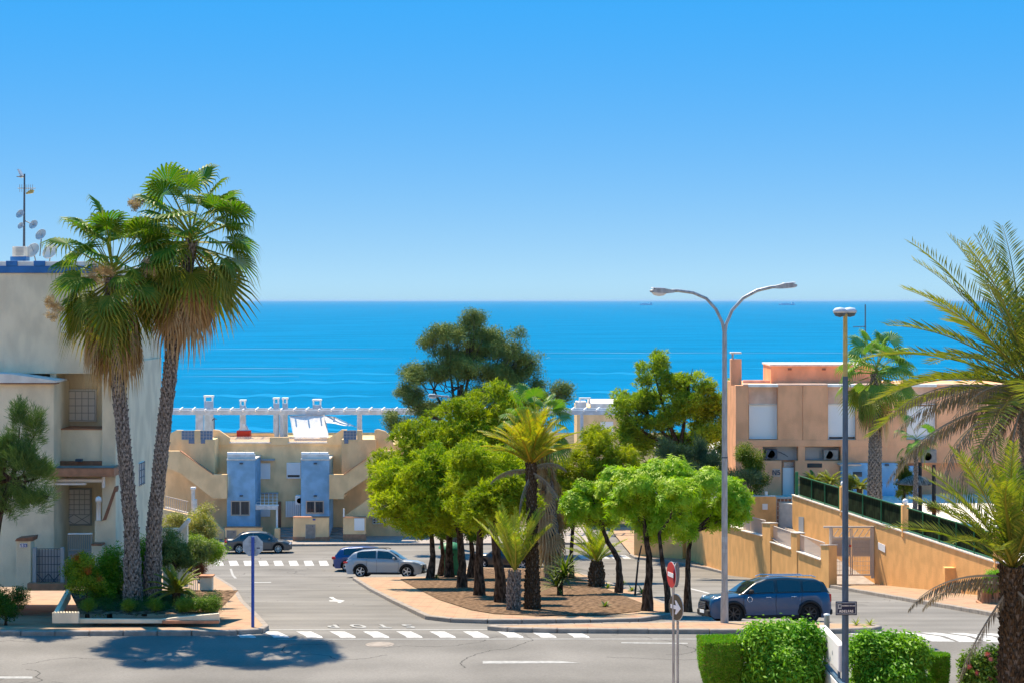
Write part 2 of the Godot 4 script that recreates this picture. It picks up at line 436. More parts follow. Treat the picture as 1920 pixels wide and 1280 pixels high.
func ground():
	# road, pavements, islands, hillside
	structure("road", sheet(PackedVector2Array([Vector2(-90, 44), Vector2(90, 44), Vector2(90, 152), Vector2(-90, 152)]), 0.0), M.asphalt)
	var near := structure("pavement_near", sheet(PackedVector2Array([Vector2(-90, -40), Vector2(90, -40), Vector2(90, 45.4), Vector2(-90, 45.4)]), 0.13), M.paving)
	kerb(near, [Vector2(-14, 45.5), Vector2(16, 45.5)], M.kerb)
	var v := PackedVector3Array()
	var prof := [[150.0, G(150.0) - 0.02], [260.0, -15.0], [420.0, -24.0], [520.0, -29.0], [640.0, -33.0]]
	for i in prof.size() - 1:
		quad(v, Vector3(-600, prof[i][1], -prof[i][0]), Vector3(-600, prof[i + 1][1], -prof[i + 1][0]), Vector3(600, prof[i + 1][1], -prof[i + 1][0]), Vector3(600, prof[i][1], -prof[i][0]))
	structure("hillside", mesh_of(v), M.scrub)
	# left block
	var lk := [Vector2(-30, 54.3), Vector2(-9.6, 54.3), Vector2(-8.3, 54.6), Vector2(-7.7, 55.4), Vector2(-7.75, 57), Vector2(-9.1, 64), Vector2(-10.9, 73), Vector2(-13.2, 86), Vector2(-15.6, 97), Vector2(-17.2, 104), Vector2(-18.6, 106.5)]
	var lp := PackedVector2Array([Vector2(-90, 54.3)])
	for p in lk: lp.append(p)
	lp.append_array([Vector2(-28, 108), Vector2(-90, 108)])
	var left := structure("pavement_left", sheet(lp, 0.145), M.paving)
	kerb(left, lk, M.kerb)
	# far pavement before the pale house
	var fk := [Vector2(-30, 128.4), Vector2(-21, 130.4), Vector2(-9, 131.6), Vector2(6, 132.6)]
	var fp := PackedVector2Array([Vector2(-60, 127.0)])
	for p in fk: fp.append(p)
	fp.append_array([Vector2(6, 150), Vector2(-60, 150)])
	var far := structure("pavement_far", sheet(fp, 0.14), M.path)
	kerb(far, fk, M.kerb)
	# middle island with the trees
	var isl := [Vector2(-8.7, 100), Vector2(-6.7, 86), Vector2(-4.8, 74), Vector2(-2.9, 62.6), Vector2(-2.0, 60.9), Vector2(-0.8, 60.3), Vector2(2.6, 60.3), Vector2(4.2, 61.0), Vector2(5.6, 63.8), Vector2(6.2, 68), Vector2(5.4, 84), Vector2(4.3, 104), Vector2(3.4, 112), Vector2(-2.6, 114), Vector2(-3.6, 104), Vector2(-4.4, 101.4)]
	var island := structure("pavement_island", sheet(PackedVector2Array(isl), 0.14), M.paving)
	kerb(island, isl, M.kerb, true)
	structure("soil_bed", sheet(PackedVector2Array([Vector2(-6.0, 97), Vector2(-4.6, 86), Vector2(-3.0, 74), Vector2(-1.5, 66), Vector2(-0.6, 63.4), Vector2(1.2, 62.2), Vector2(3.2, 62.6), Vector2(4.6, 65.2), Vector2(5.2, 69), Vector2(4.4, 84), Vector2(3.4, 103), Vector2(2.6, 110), Vector2(-2.2, 111), Vector2(-3.0, 101)]), 0.165), M.soil)
	var st := [Vector2(-0.7, 56.9), Vector2(-0.1, 56.0), Vector2(1.4, 55.5), Vector2(6.0, 55.1), Vector2(9.6, 55.2), Vector2(11.0, 55.8), Vector2(11.5, 56.8), Vector2(11.3, 57.7), Vector2(10.2, 58.2), Vector2(8.0, 58.9), Vector2(5.6, 58.8), Vector2(2.0, 57.8)]
	var strip := structure("pavement_strip", sheet(PackedVector2Array(st), 0.14), M.paving)
	kerb(strip, st, M.kerb, true)
	# right pavement
	var rk := [Vector2(24, 55.6), Vector2(18.6, 57.2), Vector2(17.6, 59.0), Vector2(17.2, 64), Vector2(16.6, 74), Vector2(15.7, 91), Vector2(14.2, 103), Vector2(12.0, 112), Vector2(9.6, 118), Vector2(8.2, 119.5), Vector2(8.0, 122)]
	var rp := PackedVector2Array([Vector2(90, 55.6)])
	for p in rk: rp.append(p)
	rp.append_array([Vector2(8.0, 150), Vector2(90, 150)])
	var right := structure("pavement_right", sheet(rp, 0.14), M.paving)
	kerb(right, rk, M.kerb)

func bounce_block():
	# unseen apartment block behind the camera, added tall and white to bounce sunlight
	var b := thing("added_bounce_block", "unseen white apartment block added to bounce sunlight onto the street fronts", "building", Vector3(0, 0.1, 9.0))
	wbox(b, "wall", M.white_wall, Vector3(-60, 0, 3.0), Vector3(60, 27.0, 15))
	for f in 8:
		wbox(b, "balcony_slab", M.white_wall, Vector3(-46, 1.9 + f * 3.1, 1.6), Vector3(46, 2.1 + f * 3.1, 3.0))
		for k in 14:
			var x := -42.0 + k * 6.4
			var w := wbox(b, "window", M.glass_dark, Vector3(x, 2.2 + f * 3.1, 2.96), Vector3(x + 1.8, 4.3 + f * 3.1, 3.02)) if f < 7 else null
			if w: wbox(w, "frame", M.white_paint, Vector3(x + 0.87, 2.2 + f * 3.1, 2.93), Vector3(x + 0.93, 4.3 + f * 3.1, 2.96))
func sea_and_ships():
	var v := PackedVector3Array()
	var w := 60000.0
	quad(v, Vector3(-w, -30, -500), Vector3(-w, -30, -120000), Vector3(w, -30, -120000), Vector3(w, -30, -500))
	var uv := PackedVector2Array()
	for p in v: uv.append(Vector2(p.x / 1500.0, p.z / 700.0))
	structure("sea", mesh_of(v, PackedVector3Array(), PackedColorArray(), uv), M.sea)
	# wakes and wind lines
	for k in [[330, 720, 655, 4.5], [1000, 1370, 662, 5.0], [1380, 1760, 662, 4.0], [335, 620, 691, 3.0], [560, 760, 672, 2.0], [1010, 1240, 672, 1.5], [340, 560, 706, 2.0]]:
		var d: float = F * 40.0 / (k[2] - 563.0)
		var a := X(k[0], d); var b := X(k[1], d)
		var q := PackedVector3Array()
		var n := 14
		for i in n:
			var x0 := lerpf(a, b, float(i) / n); var x1 := lerpf(a, b, float(i + 1) / n)
			var o0: float = sin(i * 0.7 + k[2]) * k[3] * 0.8; var o1: float = sin((i + 1) * 0.7 + k[2]) * k[3] * 0.8
			var w0: float = k[3] * (0.4 + 0.6 * sin(PI * i / n)); var w1: float = k[3] * (0.4 + 0.6 * sin(PI * (i + 1) / n))
			quad(q, Vector3(x0, -29.85, -d + o0), Vector3(x0, -29.85, -d - w0 * 1.6 + o0), Vector3(x1, -29.85, -d - w1 * 1.6 + o1), Vector3(x1, -29.85, -d + o1))
		structure("wake", mesh_of(q), M.foam)
	# smooth slicks the wind leaves on the water
	for k in [[300, 980, 700, 5.0], [330, 860, 716, 7.0], [1010, 1420, 700, 6.0], [300, 760, 742, 9.0], [980, 1500, 735, 8.0], [320, 1000, 775, 12.0], [1330, 1900, 690, 5.0], [300, 700, 805, 10.0], [1000, 1250, 770, 10.0]]:
		var q := PackedVector3Array()
		var n := 40
		var edge := func(i: int, s: float) -> Vector3:
			var px := lerpf(k[0], k[1], float(i) / n)
			var py: float = k[2] + s * k[3] * 0.5 * sin(PI * i / n) * (0.6 + 0.4 * sin(i * 0.9 + s * 2.0 + k[2])) + 0.35 * sin(i * 0.22 + k[2])
			var d: float = F * 40.0 / (py - 563.0)
			return Vector3(X(px, d), -29.93, -d)
		for i in n: quad(q, edge.call(i, 1.0), edge.call(i, -1.0), edge.call(i + 1, -1.0), edge.call(i + 1, 1.0))
		structure("slick", mesh_of(q), M.slick)
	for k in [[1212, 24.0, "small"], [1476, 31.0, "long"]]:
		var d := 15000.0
		var s := thing("cargo_ship", "%s cargo ship on the horizon with haze put into its pale colour" % ["smaller" if k[2] == "small" else "longer"], "ship", Vector3(X(k[0], d), -30, -d), "ships on the horizon")
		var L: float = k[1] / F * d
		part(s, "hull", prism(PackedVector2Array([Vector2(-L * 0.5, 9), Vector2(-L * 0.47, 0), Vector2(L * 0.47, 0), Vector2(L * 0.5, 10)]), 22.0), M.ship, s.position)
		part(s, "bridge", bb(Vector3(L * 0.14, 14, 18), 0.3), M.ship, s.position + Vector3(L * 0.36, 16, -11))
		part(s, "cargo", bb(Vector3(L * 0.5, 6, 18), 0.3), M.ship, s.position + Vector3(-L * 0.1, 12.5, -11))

func left_house():
	var d := 63.0
	var h := thing("house", "three-storey cream house with blue roof band beside the two tall palms", "house", Vector3(X(100, d), 0.0, -d))
	pbox(h, "wall", M.cream, -330, 512, 206, 700, d, 1.3)
	pbox(h, "wall", M.cream, -330, 700, 206, 1100, d + 1.3, 0.2)
	wbox(h, "wall", M.cream, Vector3(X(-330, d), 0, -d - 1.5), Vector3(X(206, d), 11.2, -d - 8.0))
	pbox(h, "roof_parapet", M.white_wall, -330, 490, 205, 499, d - 0.02, 0.25)
	pbox(h, "roof_band", M.blue_trim, -330, 499, 208, 512, d - 0.06, 0.35)
	for x in [10, 62, -60]: pbox(h, "parapet_post", M.blue_trim, x, 489, x + 21, 499, d - 0.08, 0.35)
	# side wall towards the side street
	wbox(h, "side_wall", M.cream, Vector3(X(193, d), 0, -62.8), Vector3(-13.74, P(0, 684, 62.8).y, -71.0))
	wbox(h, "side_wall", M.cream, Vector3(X(200, d), P(0, 684, 62.8).y, -63.4), Vector3(-13.80, 11.2, -71.0))
	pbox(h, "corner_trim", M.blue_trim, 196, 668, 206, 685, 62.9, 0.2)
	var sw := wbox(h, "window", M.shutter, Vector3(-13.75, P(0, 908, 67.2).y, -66.6), Vector3(-13.70, P(0, 865, 67.2).y, -67.5))
	for k in 4: wbox(sw, "grille_bar", M.steel_dark, Vector3(-13.70, P(0, 908, 67.2).y, -66.6 - 0.3 * k - 0.01), Vector3(-13.67, P(0, 865, 67.2).y, -66.63 - 0.29 * k))
	for k in 4: wbox(sw, "grille_bar", M.steel_dark, Vector3(-13.70, P(0, 906 - 13 * k, 67.2).y, -66.6), Vector3(-13.67, P(0, 905 - 13 * k, 67.2).y, -67.5))
	# upper window
	var w := pbox(h, "window", M.shutter, 113, 570, 177, 624, d - 0.02, 0.05)
	grille(w, M.iron_grey, 113, 570, 177, 624, d - 0.10, 5, 3)
	# balcony recess with its window
	pbox(h, "wall", M.cream, 93, 700, 105, 803, d + 0.1, 1.2)
	pbox(h, "balcony_front", M.cream, 85, 803, 195, 866, d, 0.18)
	pbox(h, "balcony_floor", M.terracotta, 95, 803, 195, 805.5, d - 0.03, 1.4)
	w = pbox(h, "window", M.shutter, 116, 732, 177, 787, d + 1.25, 0.04)
	for e in [[113, 729, 180, 732], [113, 787, 180, 790], [113, 732, 116, 787], [177, 732, 180, 787]]: pbox(w, "frame", M.white_paint, e[0], e[1], e[2], e[3], d + 1.2, 0.08)
	grille(w, M.iron_grey, 116, 733, 177, 787, d + 1.12, 5, 4)
	# projecting terrace wall on the left with its pale cover
	pbox(h, "terrace_wall", M.cream, -330, 718, 100, 1100, d - 1.0, 2.2)
	ppoly(h, "terrace_cover", M.white_wall, [[-60, 697], [20, 701], [104, 713], [104, 717], [-60, 717]], d - 1.15, 1.6)
	pbox(h, "cover_edge", M.tile_brown, -60, 717, 104, 719.5, d - 1.17, 0.5)
	pbox(h, "downpipe", M.iron_grey, 102, 712, 106, 733, d - 0.2, 0.08)
	# entrance canopy, cassette awning, ground floor window
	pbox(h, "canopy_tiles", M.tile_brown, 84, 864, 213, 873, d - 0.15, 0.3)
	var cv := P(84, 872, d - 0.15); var cw := P(213, 872, d - 0.15); var cf := P(84, 876, d - 1.2); var cg := P(213, 876, d - 1.2)
	var qv := PackedVector3Array(); quad(qv, cv - cv, cw - cv, cg - cv, cf - cv)
	part(h, "canopy_slope", mesh_of(qv), M.path, cv)
	pbox(h, "canopy", M.terracotta, 84, 877, 213, 893, d - 1.2, 1.2)
	pbox(h, "wall_lamp", M.steel_dark, 140, 860, 152, 865, d - 0.35, 0.2)
	var aw := pbox(h, "awning_cassette", M.white_paint, 86, 897, 193, 904, d - 0.7, 0.25, 0.03)
	pbox(aw, "awning_bar", M.white_paint, 87, 905, 160, 909, d - 0.85, 0.12)
	pbox(aw, "bracket", M.white_paint, 190, 893, 194, 914, d - 0.7, 0.2)
	w = pbox(h, "window", M.shutter, 108, 917, 168, 982, d + 1.26, 0.04)
	for e in [[105, 914, 171, 917], [105, 982, 171, 985], [105, 917, 108, 982], [168, 917, 171, 982]]: pbox(w, "frame", M.iron_grey, e[0], e[1], e[2], e[3], d + 1.2, 0.08)
	grille(w, M.iron_grey, 108, 917, 168, 964, d + 1.12, 6, 5)
	for s in [[108, 138], [138, 168]]:
		beam(w, "grille_bar", M.iron_grey, P(s[0], 964, d + 1.1), P(s[1], 982, d + 1.1), 0.024, 0.024)
		beam(w, "grille_bar", M.iron_grey, P(s[0], 982, d + 1.08), P(s[1], 964, d + 1.08), 0.024, 0.024)
	# stepped garden wall with brown coping
	ppoly(h, "stair_wall", M.cream, [[177, 976], [191, 976], [214, 914], [216, 914], [216, 1096], [177, 1096]], d - 1.7, 0.3)
	ppoly(h, "wall_coping", M.tile_brown, [[190, 976], [193, 971], [214, 912], [217, 912], [217, 918], [198, 974]], d - 1.75, 0.4)
	pbox(h, "stair_wall", M.cream, 171, 1022, 190, 1096, d - 2.1, 0.35)
	pbox(h, "wall_coping", M.tile_brown, 170, 1019, 191, 1022.5, d - 2.13, 0.42)
	part(h, "vent_pipe", lathe(PackedVector2Array([Vector2(0.075, 0), Vector2(0.075, 0.62), Vector2(0.10, 0.62), Vector2(0.105, 0.7), Vector2(0.08, 0.78), Vector2(0, 0.82)]), 14), M.white_paint, P(184, 975, d - 1.75))
	# gates
	var gp := thing("gate_pillar", "cream gate pillar with brown cap and white house number plate", "pillar", P(44, 1105, 60.6))
	pbox(gp, "shaft", M.cream, 29, 1013, 57, 1106, 60.6, 0.5)
	ppoly(gp, "cap", M.tile_brown, [[27, 1014], [30, 1009], [62, 1006], [60, 1014]], 60.55, 0.62)
	var pl := pbox(gp, "number_plate", M.white_paint, 36, 1018, 50, 1026, 60.58, 0.02)
	var tm := TextMesh.new(); tm.text = "133"; tm.font_size = 12; tm.pixel_size = 0.0125; tm.depth = 0.006; tm.font = font(true)
	part(pl, "digits", tm, M.sign_blue, P(43, 1022, 60.55))
	var g := thing("garden_gate", "grey metal garden gate with crossed lower braces beside the numbered pillar", "gate", P(90, 1105, 60.6))
	for e in [[60, 1026, 67, 1104], [112, 1026, 119, 1104]]: pbox(g, "gate_post", M.iron_grey, e[0], e[1], e[2], e[3], 60.6, 0.1)
	pbox(g, "screen", M.pane_grey if M.has("pane_grey") else M.iron_grey, 67, 1030, 112, 1100, 60.78, 0.01)
	grille(g, M.steel_dark, 67, 1028, 112, 1101, 60.66, 8, 5, "gate_bar", 0.01)
	beam(g, "brace", M.steel_dark, P(68, 1075, 60.6), P(90, 1100, 60.6), 0.03, 0.03)
	beam(g, "brace", M.steel_dark, P(68, 1100, 60.58), P(90, 1075, 60.58), 0.03, 0.03)
	beam(g, "brace", M.steel_dark, P(90, 1075, 60.6), P(111, 1100, 60.6), 0.03, 0.03)
	beam(g, "brace", M.steel_dark, P(90, 1100, 60.58), P(111, 1075, 60.58), 0.03, 0.03)
	pbox(g, "door_step", M.terracotta, 50, 1093, 120, 1107, 60.4, 0.8)
	var g2 := thing("patio_gate", "low grey slatted patio gate below the ground floor window", "gate", P(150, 1060, 62.2))
	pbox(g2, "panel", M.iron_grey, 127, 1032, 171, 1075, 62.2, 0.03)
	grille(g2, M.iron_grey, 127, 1001, 171, 1030, 62.15, 12, 1, "gate_bar", 0.014)
	pbox(g2, "top_rail", M.white_paint, 126, 999, 172, 1002, 62.1, 0.06)
	# roof equipment
	var mast := thing("antenna_mast", "tall grey television antenna mast on the cream house roof", "antenna", P(44, 490, 66.0))
	part(mast, "pole", tube([P(44, 490, 66.0), P(45, 326, 66.0)], [0.05, 0.03], 8), M.steel_dark, Vector3.ZERO)
	for k in 7: beam(mast, "antenna_rod", M.steel_dark, P(36 + k * 4, 346, 66.0 - 0.3), P(36 + k * 4, 360, 66.0 + 0.3), 0.015, 0.015)
	beam(mast, "antenna_boom", M.iron_grey, P(32, 353, 66.0), P(66, 353, 66.0), 0.03, 0.03)
	beam(mast, "antenna_boom", M.steel_dark, P(30, 331, 66.0), P(46, 331, 66.0), 0.03, 0.03)
	for k in 2: ppoly(mast, "reflector", M.pergola, [[31, 317 + k * 15], [34, 317 + k * 15], [40, 329 + k * 2], [37, 331 + k * 2]], 66.0, 0.3)
	ppoly(mast, "antenna_director", M.post_yellow, [[47, 362], [57, 355], [62, 356], [60, 362], [48, 364]], 66.0, 0.12)
	for k in [[38, 402, 9.0, 44, 398, "upper dish on the antenna mast"], [39, 424, 7.0, 45, 422, "smallest dish low on the mast"], [63, 422, 9.5, 46, 414, "dish on the mast's side arm"], [77, 441, 11.5, 74, 480, "round dish on a thin stand by the mast"], [62, 471, 15.0, 66, 490, "large pale dish on the roof edge"], [95, 473, 16.0, 92, 490, "large tan dish half behind palm fronds"]]:
		var dd := 65.6
		var r: float = k[2] / F * dd
		var s := thing("satellite_dish", "grey satellite dish, " + k[5], "dish", P(k[0], k[1], dd), "dishes on the cream house roof")
		var bas := Basis.looking_at(Vector3(0.35, -0.45, -0.8) * -1.0, Vector3.UP) * Basis(Vector3.RIGHT, -PI / 2)
		part(s, "reflector", lathe(PackedVector2Array([Vector2(0.001, 0), Vector2(r * 0.5, r * 0.06), Vector2(r * 0.85, r * 0.18), Vector2(r, r * 0.26), Vector2(r * 0.98, r * 0.22), Vector2(r * 0.5, r * 0.02), Vector2(0.001, -0.03)]), 22), M.sign_back if k[1] < 471 else M.coping, s.position, bas)
		part(s, "feed_arm", tube([s.position, s.position + bas * Vector3(0, r * 0.9, r * 0.5)], [0.015, 0.012], 6), M.iron_grey, Vector3.ZERO)
		part(s, "bracket", tube([s.position, P(k[3], k[4], dd + 0.35)], [0.02, 0.02], 6), M.steel_dark, Vector3.ZERO)
	var ac := thing("air_conditioner", "cream air conditioning unit on the cream house roof", "air conditioner", P(33, 489, 65.0))
	pbox(ac, "casing", M.coping, 22, 462, 46, 481, 65.0, 0.5)
	for k in 6: pbox(ac, "louvre", M.iron_grey, 28, 464.5 + k * 2.5, 43, 465.6 + k * 2.5, 64.98, 0.03)
	pbox(ac, "stand", M.blue_trim, 18, 481, 48, 489, 65.0, 0.5)

func font(bold := false) -> Font:
	var f := SystemFont.new(); f.font_names = PackedStringArray(["Droid Sans"])
	if bold: f.font_weight = 700
	return f

func centre_house():
	var d := 138.0
	var h := thing("house", "two-storey sand house with two blue towers and outside stairs", "house", Vector3(X(520, d), G(d), -d))
	var base := 1014.0
	pbox(h, "wall", M.sand, 300, 832, 760, base, d + 1.5, 9.0)
	# roof parapets
	pbox(h, "parapet", M.sand, 505, 819, 541, 834, d + 1.4, 0.3)
	pbox(h, "parapet", M.sand, 428, 829, 507, 834, d + 1.42, 0.3)
	pbox(h, "parapet", M.sand, 539, 829, 614, 834, d + 1.42, 0.3)
	for e in [[430, 818, 505, 829.5], [541, 818, 613, 829.5]]: pbox(h, "balustrade_panel", M.pane, e[0], e[1], e[2], e[3], d + 1.55, 0.03)
	for e in [[429, 828.6, 507, 830.6], [539, 828.6, 614, 830.6]]: pbox(h, "coping", M.coping, e[0], e[1], e[2], e[3], d + 1.36, 0.4)
	ppoly(h, "parapet", M.sand, [[399, 805], [410, 806], [430, 820], [430, 834], [399, 834]], d + 1.4, 0.3)
	ppoly(h, "parapet", M.sand, [[613, 823], [640, 805], [650, 805], [650, 834], [613, 834]], d + 1.4, 0.3)
	ppoly(h, "parapet", M.sand, [[318, 812], [330, 806], [342, 806], [342, 846], [318, 846]], d - 0.2, 0.3)
	ppoly(h, "parapet", M.sand, [[702, 806], [708, 804], [722, 808], [737, 822], [737, 846], [702, 846]], d - 0.2, 0.3)
	pbox(h, "roof_room", M.sand, 420, 812, 520, 822, d + 9.0, 0.3)
	# stair blocks with glass block windows
	for s in [[339, 402, [[340, 364], [375, 398]], [364, 375], 823.5], [640, 705, [[644, 668]], [669, 679], 823.5]]:
		pbox(h, "stair_block", M.sand, s[0], s[4], s[1], 890, d - 0.6, 2.4)
		pbox(h, "pillar", M.sand, s[3][0], 806, s[3][1], s[4] + 6, d - 0.62, 0.3)
		for e in s[2]:
			var gw := pbox(h, "glass_block_window", M.glass_block, e[0], 806.5, e[1], 823.5, d - 0.55, 0.1)
			pbox(gw, "glass_foot", M.glass_block, e[0] + (13 if e[0] < 370 else 1), 823.5, e[0] + (24 if e[0] < 370 else 9), 831, d - 0.63, 0.1)
			for k in 5: pbox(gw, "mortar", M.iron_grey, e[0] + k * (e[1] - e[0]) / 4.0 - 0.4, 806.5, e[0] + k * (e[1] - e[0]) / 4.0 + 0.4, 823.5, d - 0.57, 0.05)
			for k in 4: pbox(gw, "mortar", M.iron_grey, e[0], 806.4 + k * 5.6, e[1], 807.3 + k * 5.6, d - 0.575, 0.05)
	# outside stairs
	ppoly(h, "stair_parapet", M.sand, [[312, 845], [337, 845], [399, 889], [425, 889], [425, 934], [399, 934], [337, 886], [312, 877]], d - 2.0, 0.35)
	ppoly(h, "stair_parapet", M.sand, [[617, 889], [644, 889], [707, 845], [745, 844], [745, 862], [707, 884], [645, 925], [644, 935], [617, 935]], d - 2.0, 0.35)
	ppoly(h, "stair_coping", M.terracotta, [[337, 844.4], [399, 888.4], [399, 889.6], [337, 845.6]], d - 2.05, 0.45)
	ppoly(h, "stair_coping", M.terracotta, [[644, 888.4], [707, 844.4], [707, 845.6], [644, 889.6]], d - 2.05, 0.45)
	ppoly(h, "lower_stair_parapet", M.sand, [[645, 968], [702, 927], [718, 945], [690, 970]], d - 2.9, 0.35)
	ppoly(h, "lower_stair_parapet", M.sand, [[368, 955], [375, 953], [420, 995], [420, 1010], [368, 1010]], d - 2.9, 0.35)
	for e in [[399, 425], [617, 644]]: pbox(h, "landing", M.sand, e[0], 930, e[1], 934.5, d - 1.7, 3.0)
	var sf := PackedVector2Array([Vector2(0, 0)])
	for e in [[337.0, 886.0, 399.0, 932.0], [707.0, 884.0, 645.0, 925.0]]:    # the flights themselves, a row of steps behind each parapet
		for k in 10:
			var x0 := lerpf(e[0], e[2], k / 10.0); var x1 := lerpf(e[0], e[2], (k + 1) / 10.0); var yy := lerpf(e[1] - 22, e[3] - 22, (k + 0.5) / 10.0)
			pbox(h, "stair_step", M.terracotta, min(x0, x1), yy, max(x0, x1), yy + 18, d - 1.6, 1.5)
	# blue towers
	for t in [[425, 478, 433, 467, 965], [564, 617, 574, 606, 961]]:
		var tw := pbox(h, "blue_tower", M.blue_wall, t[0], 862, t[1], base, d - 1.5, 3.0)
		pbox(tw, "coping", M.coping, t[0] - 1, 859.5, t[1] + 1, 862.3, d - 1.55, 3.0)
		pbox(tw, "parapet", M.white_wall, t[0] + 0.5, 851, t[1] - 0.5, 859.5, d - 1.4, 0.3)
		for k in 3: part(tw, "roof_tube", tube([P(t[0] + 1 + k * 17, 850, d - 1.2), P(t[0] + 17 + k * 17, 850, d - 1.2)], [0.13, 0.13], 10), M.white_paint, Vector3.ZERO)
		for y in [867, 928]: pbox(tw, "wall_lamp", M.steel_dark, (t[0] + t[1]) / 2.0 - 3, y, (t[0] + t[1]) / 2.0 + 3, y + 2.5, d - 1.7, 0.2)
		var w := pbox(tw, "window", M.glass_dark, t[2], 939, t[3], t[4], d - 1.5 - 0.02, 0.04)
		var mid: float = (t[2] + t[3]) / 2.0
		for e in [[t[2] - 1, 938, t[3] + 1, 940], [t[2] - 1, t[4] - 1, t[3] + 1, t[4] + 1], [t[2] - 1, 940, t[2] + 1, t[4] - 1], [t[3] - 1, 940, t[3] + 1, t[4] - 1], [mid - 1.3, 940, mid + 1.3, t[4] - 1]]:
			pbox(w, "frame", M.gate_beige, e[0], e[1], e[2], e[3], d - 1.57, 0.06)
		for k in 6: beam(w, "grille_bar", M.steel_dark, P(t[2] + 2 + k * (t[3] - t[2] - 4) / 5.0, 940, d - 1.66), P(t[2] + 2 + k * (t[3] - t[2] - 4) / 5.0, t[4], d - 1.66), 0.02, 0.02)
	# windows between the towers
	shutter(h, 479.5, 869, 505, 896, d + 1.42)
	shutter(h, 538, 868, 562, 895, d + 1.42, 0.22)
	pbox(h, "awning_box", M.iron_grey, 478, 860, 514, 863, d + 1.2, 0.3)
	# door canopy
	var cn := pbox(h, "canopy", M.iron_grey, 478, 923, 521, 926, d + 1.3, 0.4)
	for k in 6: beam(cn, "canopy_rib", M.white_paint, P(480 + k * 7.8, 925, d + 1.2), P(480 + k * 7.8, 946, d - 1.3), 0.05, 0.05)
	for k in 3: beam(cn, "canopy_rib", M.white_paint, P(479, 929 + k * 6, d + 0.8 - k * 0.8), P(521, 929 + k * 6, d + 0.8 - k * 0.8), 0.04, 0.04)
	pbox(cn, "valance", M.cloth, 478, 947, 521, 955, d - 1.35, 0.03)
	pbox(cn, "canopy_beam", M.white_paint, 477, 945.5, 522, 948, d - 1.3, 0.1)
	pbox(cn, "canopy_post", M.white_paint, 517, 955, 520.5, 992, d - 1.3, 0.1)
	pbox(h, "door", M.tile_brown, 521, 940, 526, 998, d + 1.3, 0.2)
	pbox(h, "gate_pier", M.sand, 514, 990, 524, base, d - 2.2, 0.4)
	pbox(h, "lower_window", M.shutter, 480, 955, 506, 968, d + 1.44, 0.05)
	var sp := pbox(h, "side_shutter", M.shutter, 535, 939, 563, 969, d + 1.3, 0.06)
	for k in 6: pbox(sp, "slat_joint", M.iron_grey, 539 + k * 4, 939, 539.7 + k * 4, 969, d + 1.29, 0.03)
	var ac := thing("air_conditioner", "white air conditioner fixed to a blue tower above the pale side shutter", "air conditioner", P(557, 946, d - 0.2))
	pbox(ac, "casing", M.white_paint, 553, 929, 563, 946, d - 0.2, 0.8)
	part(ac, "fan_guard", tube([P(561, 938, d - 0.25), P(561, 938, d - 0.21)], [0.2, 0.2], 14), M.steel_dark, Vector3.ZERO)
	for e in [[524, 549], [617, 643]]:
		for k in 4: pbox(h, "entry_step", M.path, e[0], 990 + k * 5, e[1], base, d + 0.6 - k * 0.7, 0.7)
	var gwn := pbox(h, "window", M.glass_dark, 699, 953, 722, 981, d + 1.45, 0.05)
	grille(gwn, M.white_paint, 699, 953, 722, 981, d + 1.3, 4, 6, "grille_bar", 0.02)
	# low front walls with meter cupboards
	for k in [[421, 490, 989, 1012, [425, 442, 994, 1009], "low sand wall with meter cupboard behind the dark sedan"], [549, 616, 970, 1011, [573, 590, 983, 1009], "tall sand wall with grey meter cupboard and blue plate"], [643, 685, 970, 1006, [664, 683, 971, 994], "sand wall with white cupboard beside the lower stairs"]]:
		var lw := thing("front_wall", k[5], "wall", P((k[0] + k[1]) / 2.0, 1014, 134.0), "low walls before the sand house")
		pbox(lw, "wall", M.sand, k[0], k[2], k[1], 1018, 134.0, 0.5)
		pbox(lw, "plinth", M.terracotta, k[0] - 0.5, k[3] - 5, k[1] + 0.5, 1018, 133.96, 0.56)
		pbox(lw, "coping", M.terracotta, k[0] - 0.5, k[2] - 1.2, k[1] + 0.5, k[2], 133.95, 0.6)
		var cb := pbox(lw, "cupboard_door", M.white_paint if k[4][0] == 664 else M.kerb, k[4][0], k[4][2], k[4][1], k[4][3], 133.95, 0.06)
		if k[4][0] != 664:
			for q in [k[4][0] - 0.8, k[4][1]]: pbox(cb, "frame", M.gate_beige, q, k[4][2] - 1, q + 0.9, k[4][3], 133.93, 0.06)
			pbox(cb, "lock", M.steel_dark, k[4][1] - 5, k[4][2] + 2, k[4][1] - 3, k[4][2] + 4, 133.93, 0.03)
		if k[0] == 549: pbox(lw, "number_plate", M.sign_blue, 586, 972, 591, 975, 133.95, 0.03)
	pbox(h, "bollard_light", M.white_paint, 643, 953, 645.5, 970, 134.0, 0.08)
	# left garden stair rail
	var rl := thing("stair_railing", "beige railing with white lamp pillars beside the sand house stairs", "railing", P(335, 955, 130.0))
	for k in 10: beam(rl, "baluster", M.gate_beige, P(311 + k * 4.2, 931 + k * 1.0, 130.0), P(311 + k * 4.2, 951 + k * 1.2, 130.0), 0.05, 0.05)
	beam(rl, "hand_rail", M.gate_beige, P(309, 930, 130.0), P(352, 940, 130.0), 0.08, 0.08)
	beam(rl, "kerb_rail", M.coping, P(309, 951, 130.0), P(352, 962, 130.0), 0.2, 0.15)
	pbox(rl, "lamp_pillar", M.coping, 358, 917, 364, 962, 129.9, 0.25); pbox(rl, "lamp_pillar", M.coping, 361, 936, 368, 962, 129.5, 0.25)
	pbox(rl, "pillar_cap", M.white_paint, 356.5, 913, 365.5, 917, 129.8, 0.35)
	wall_run(rl, "garden_wall", M.sand, Vector2(X(300, 129), 129), Vector2(X(372, 129), 129.5), -9, -9, P(0, 952, 129).y, P(0, 968, 129.5).y, 0.3)
	# roof terrace: pergola, chimneys, sail
	var dp := 146.0
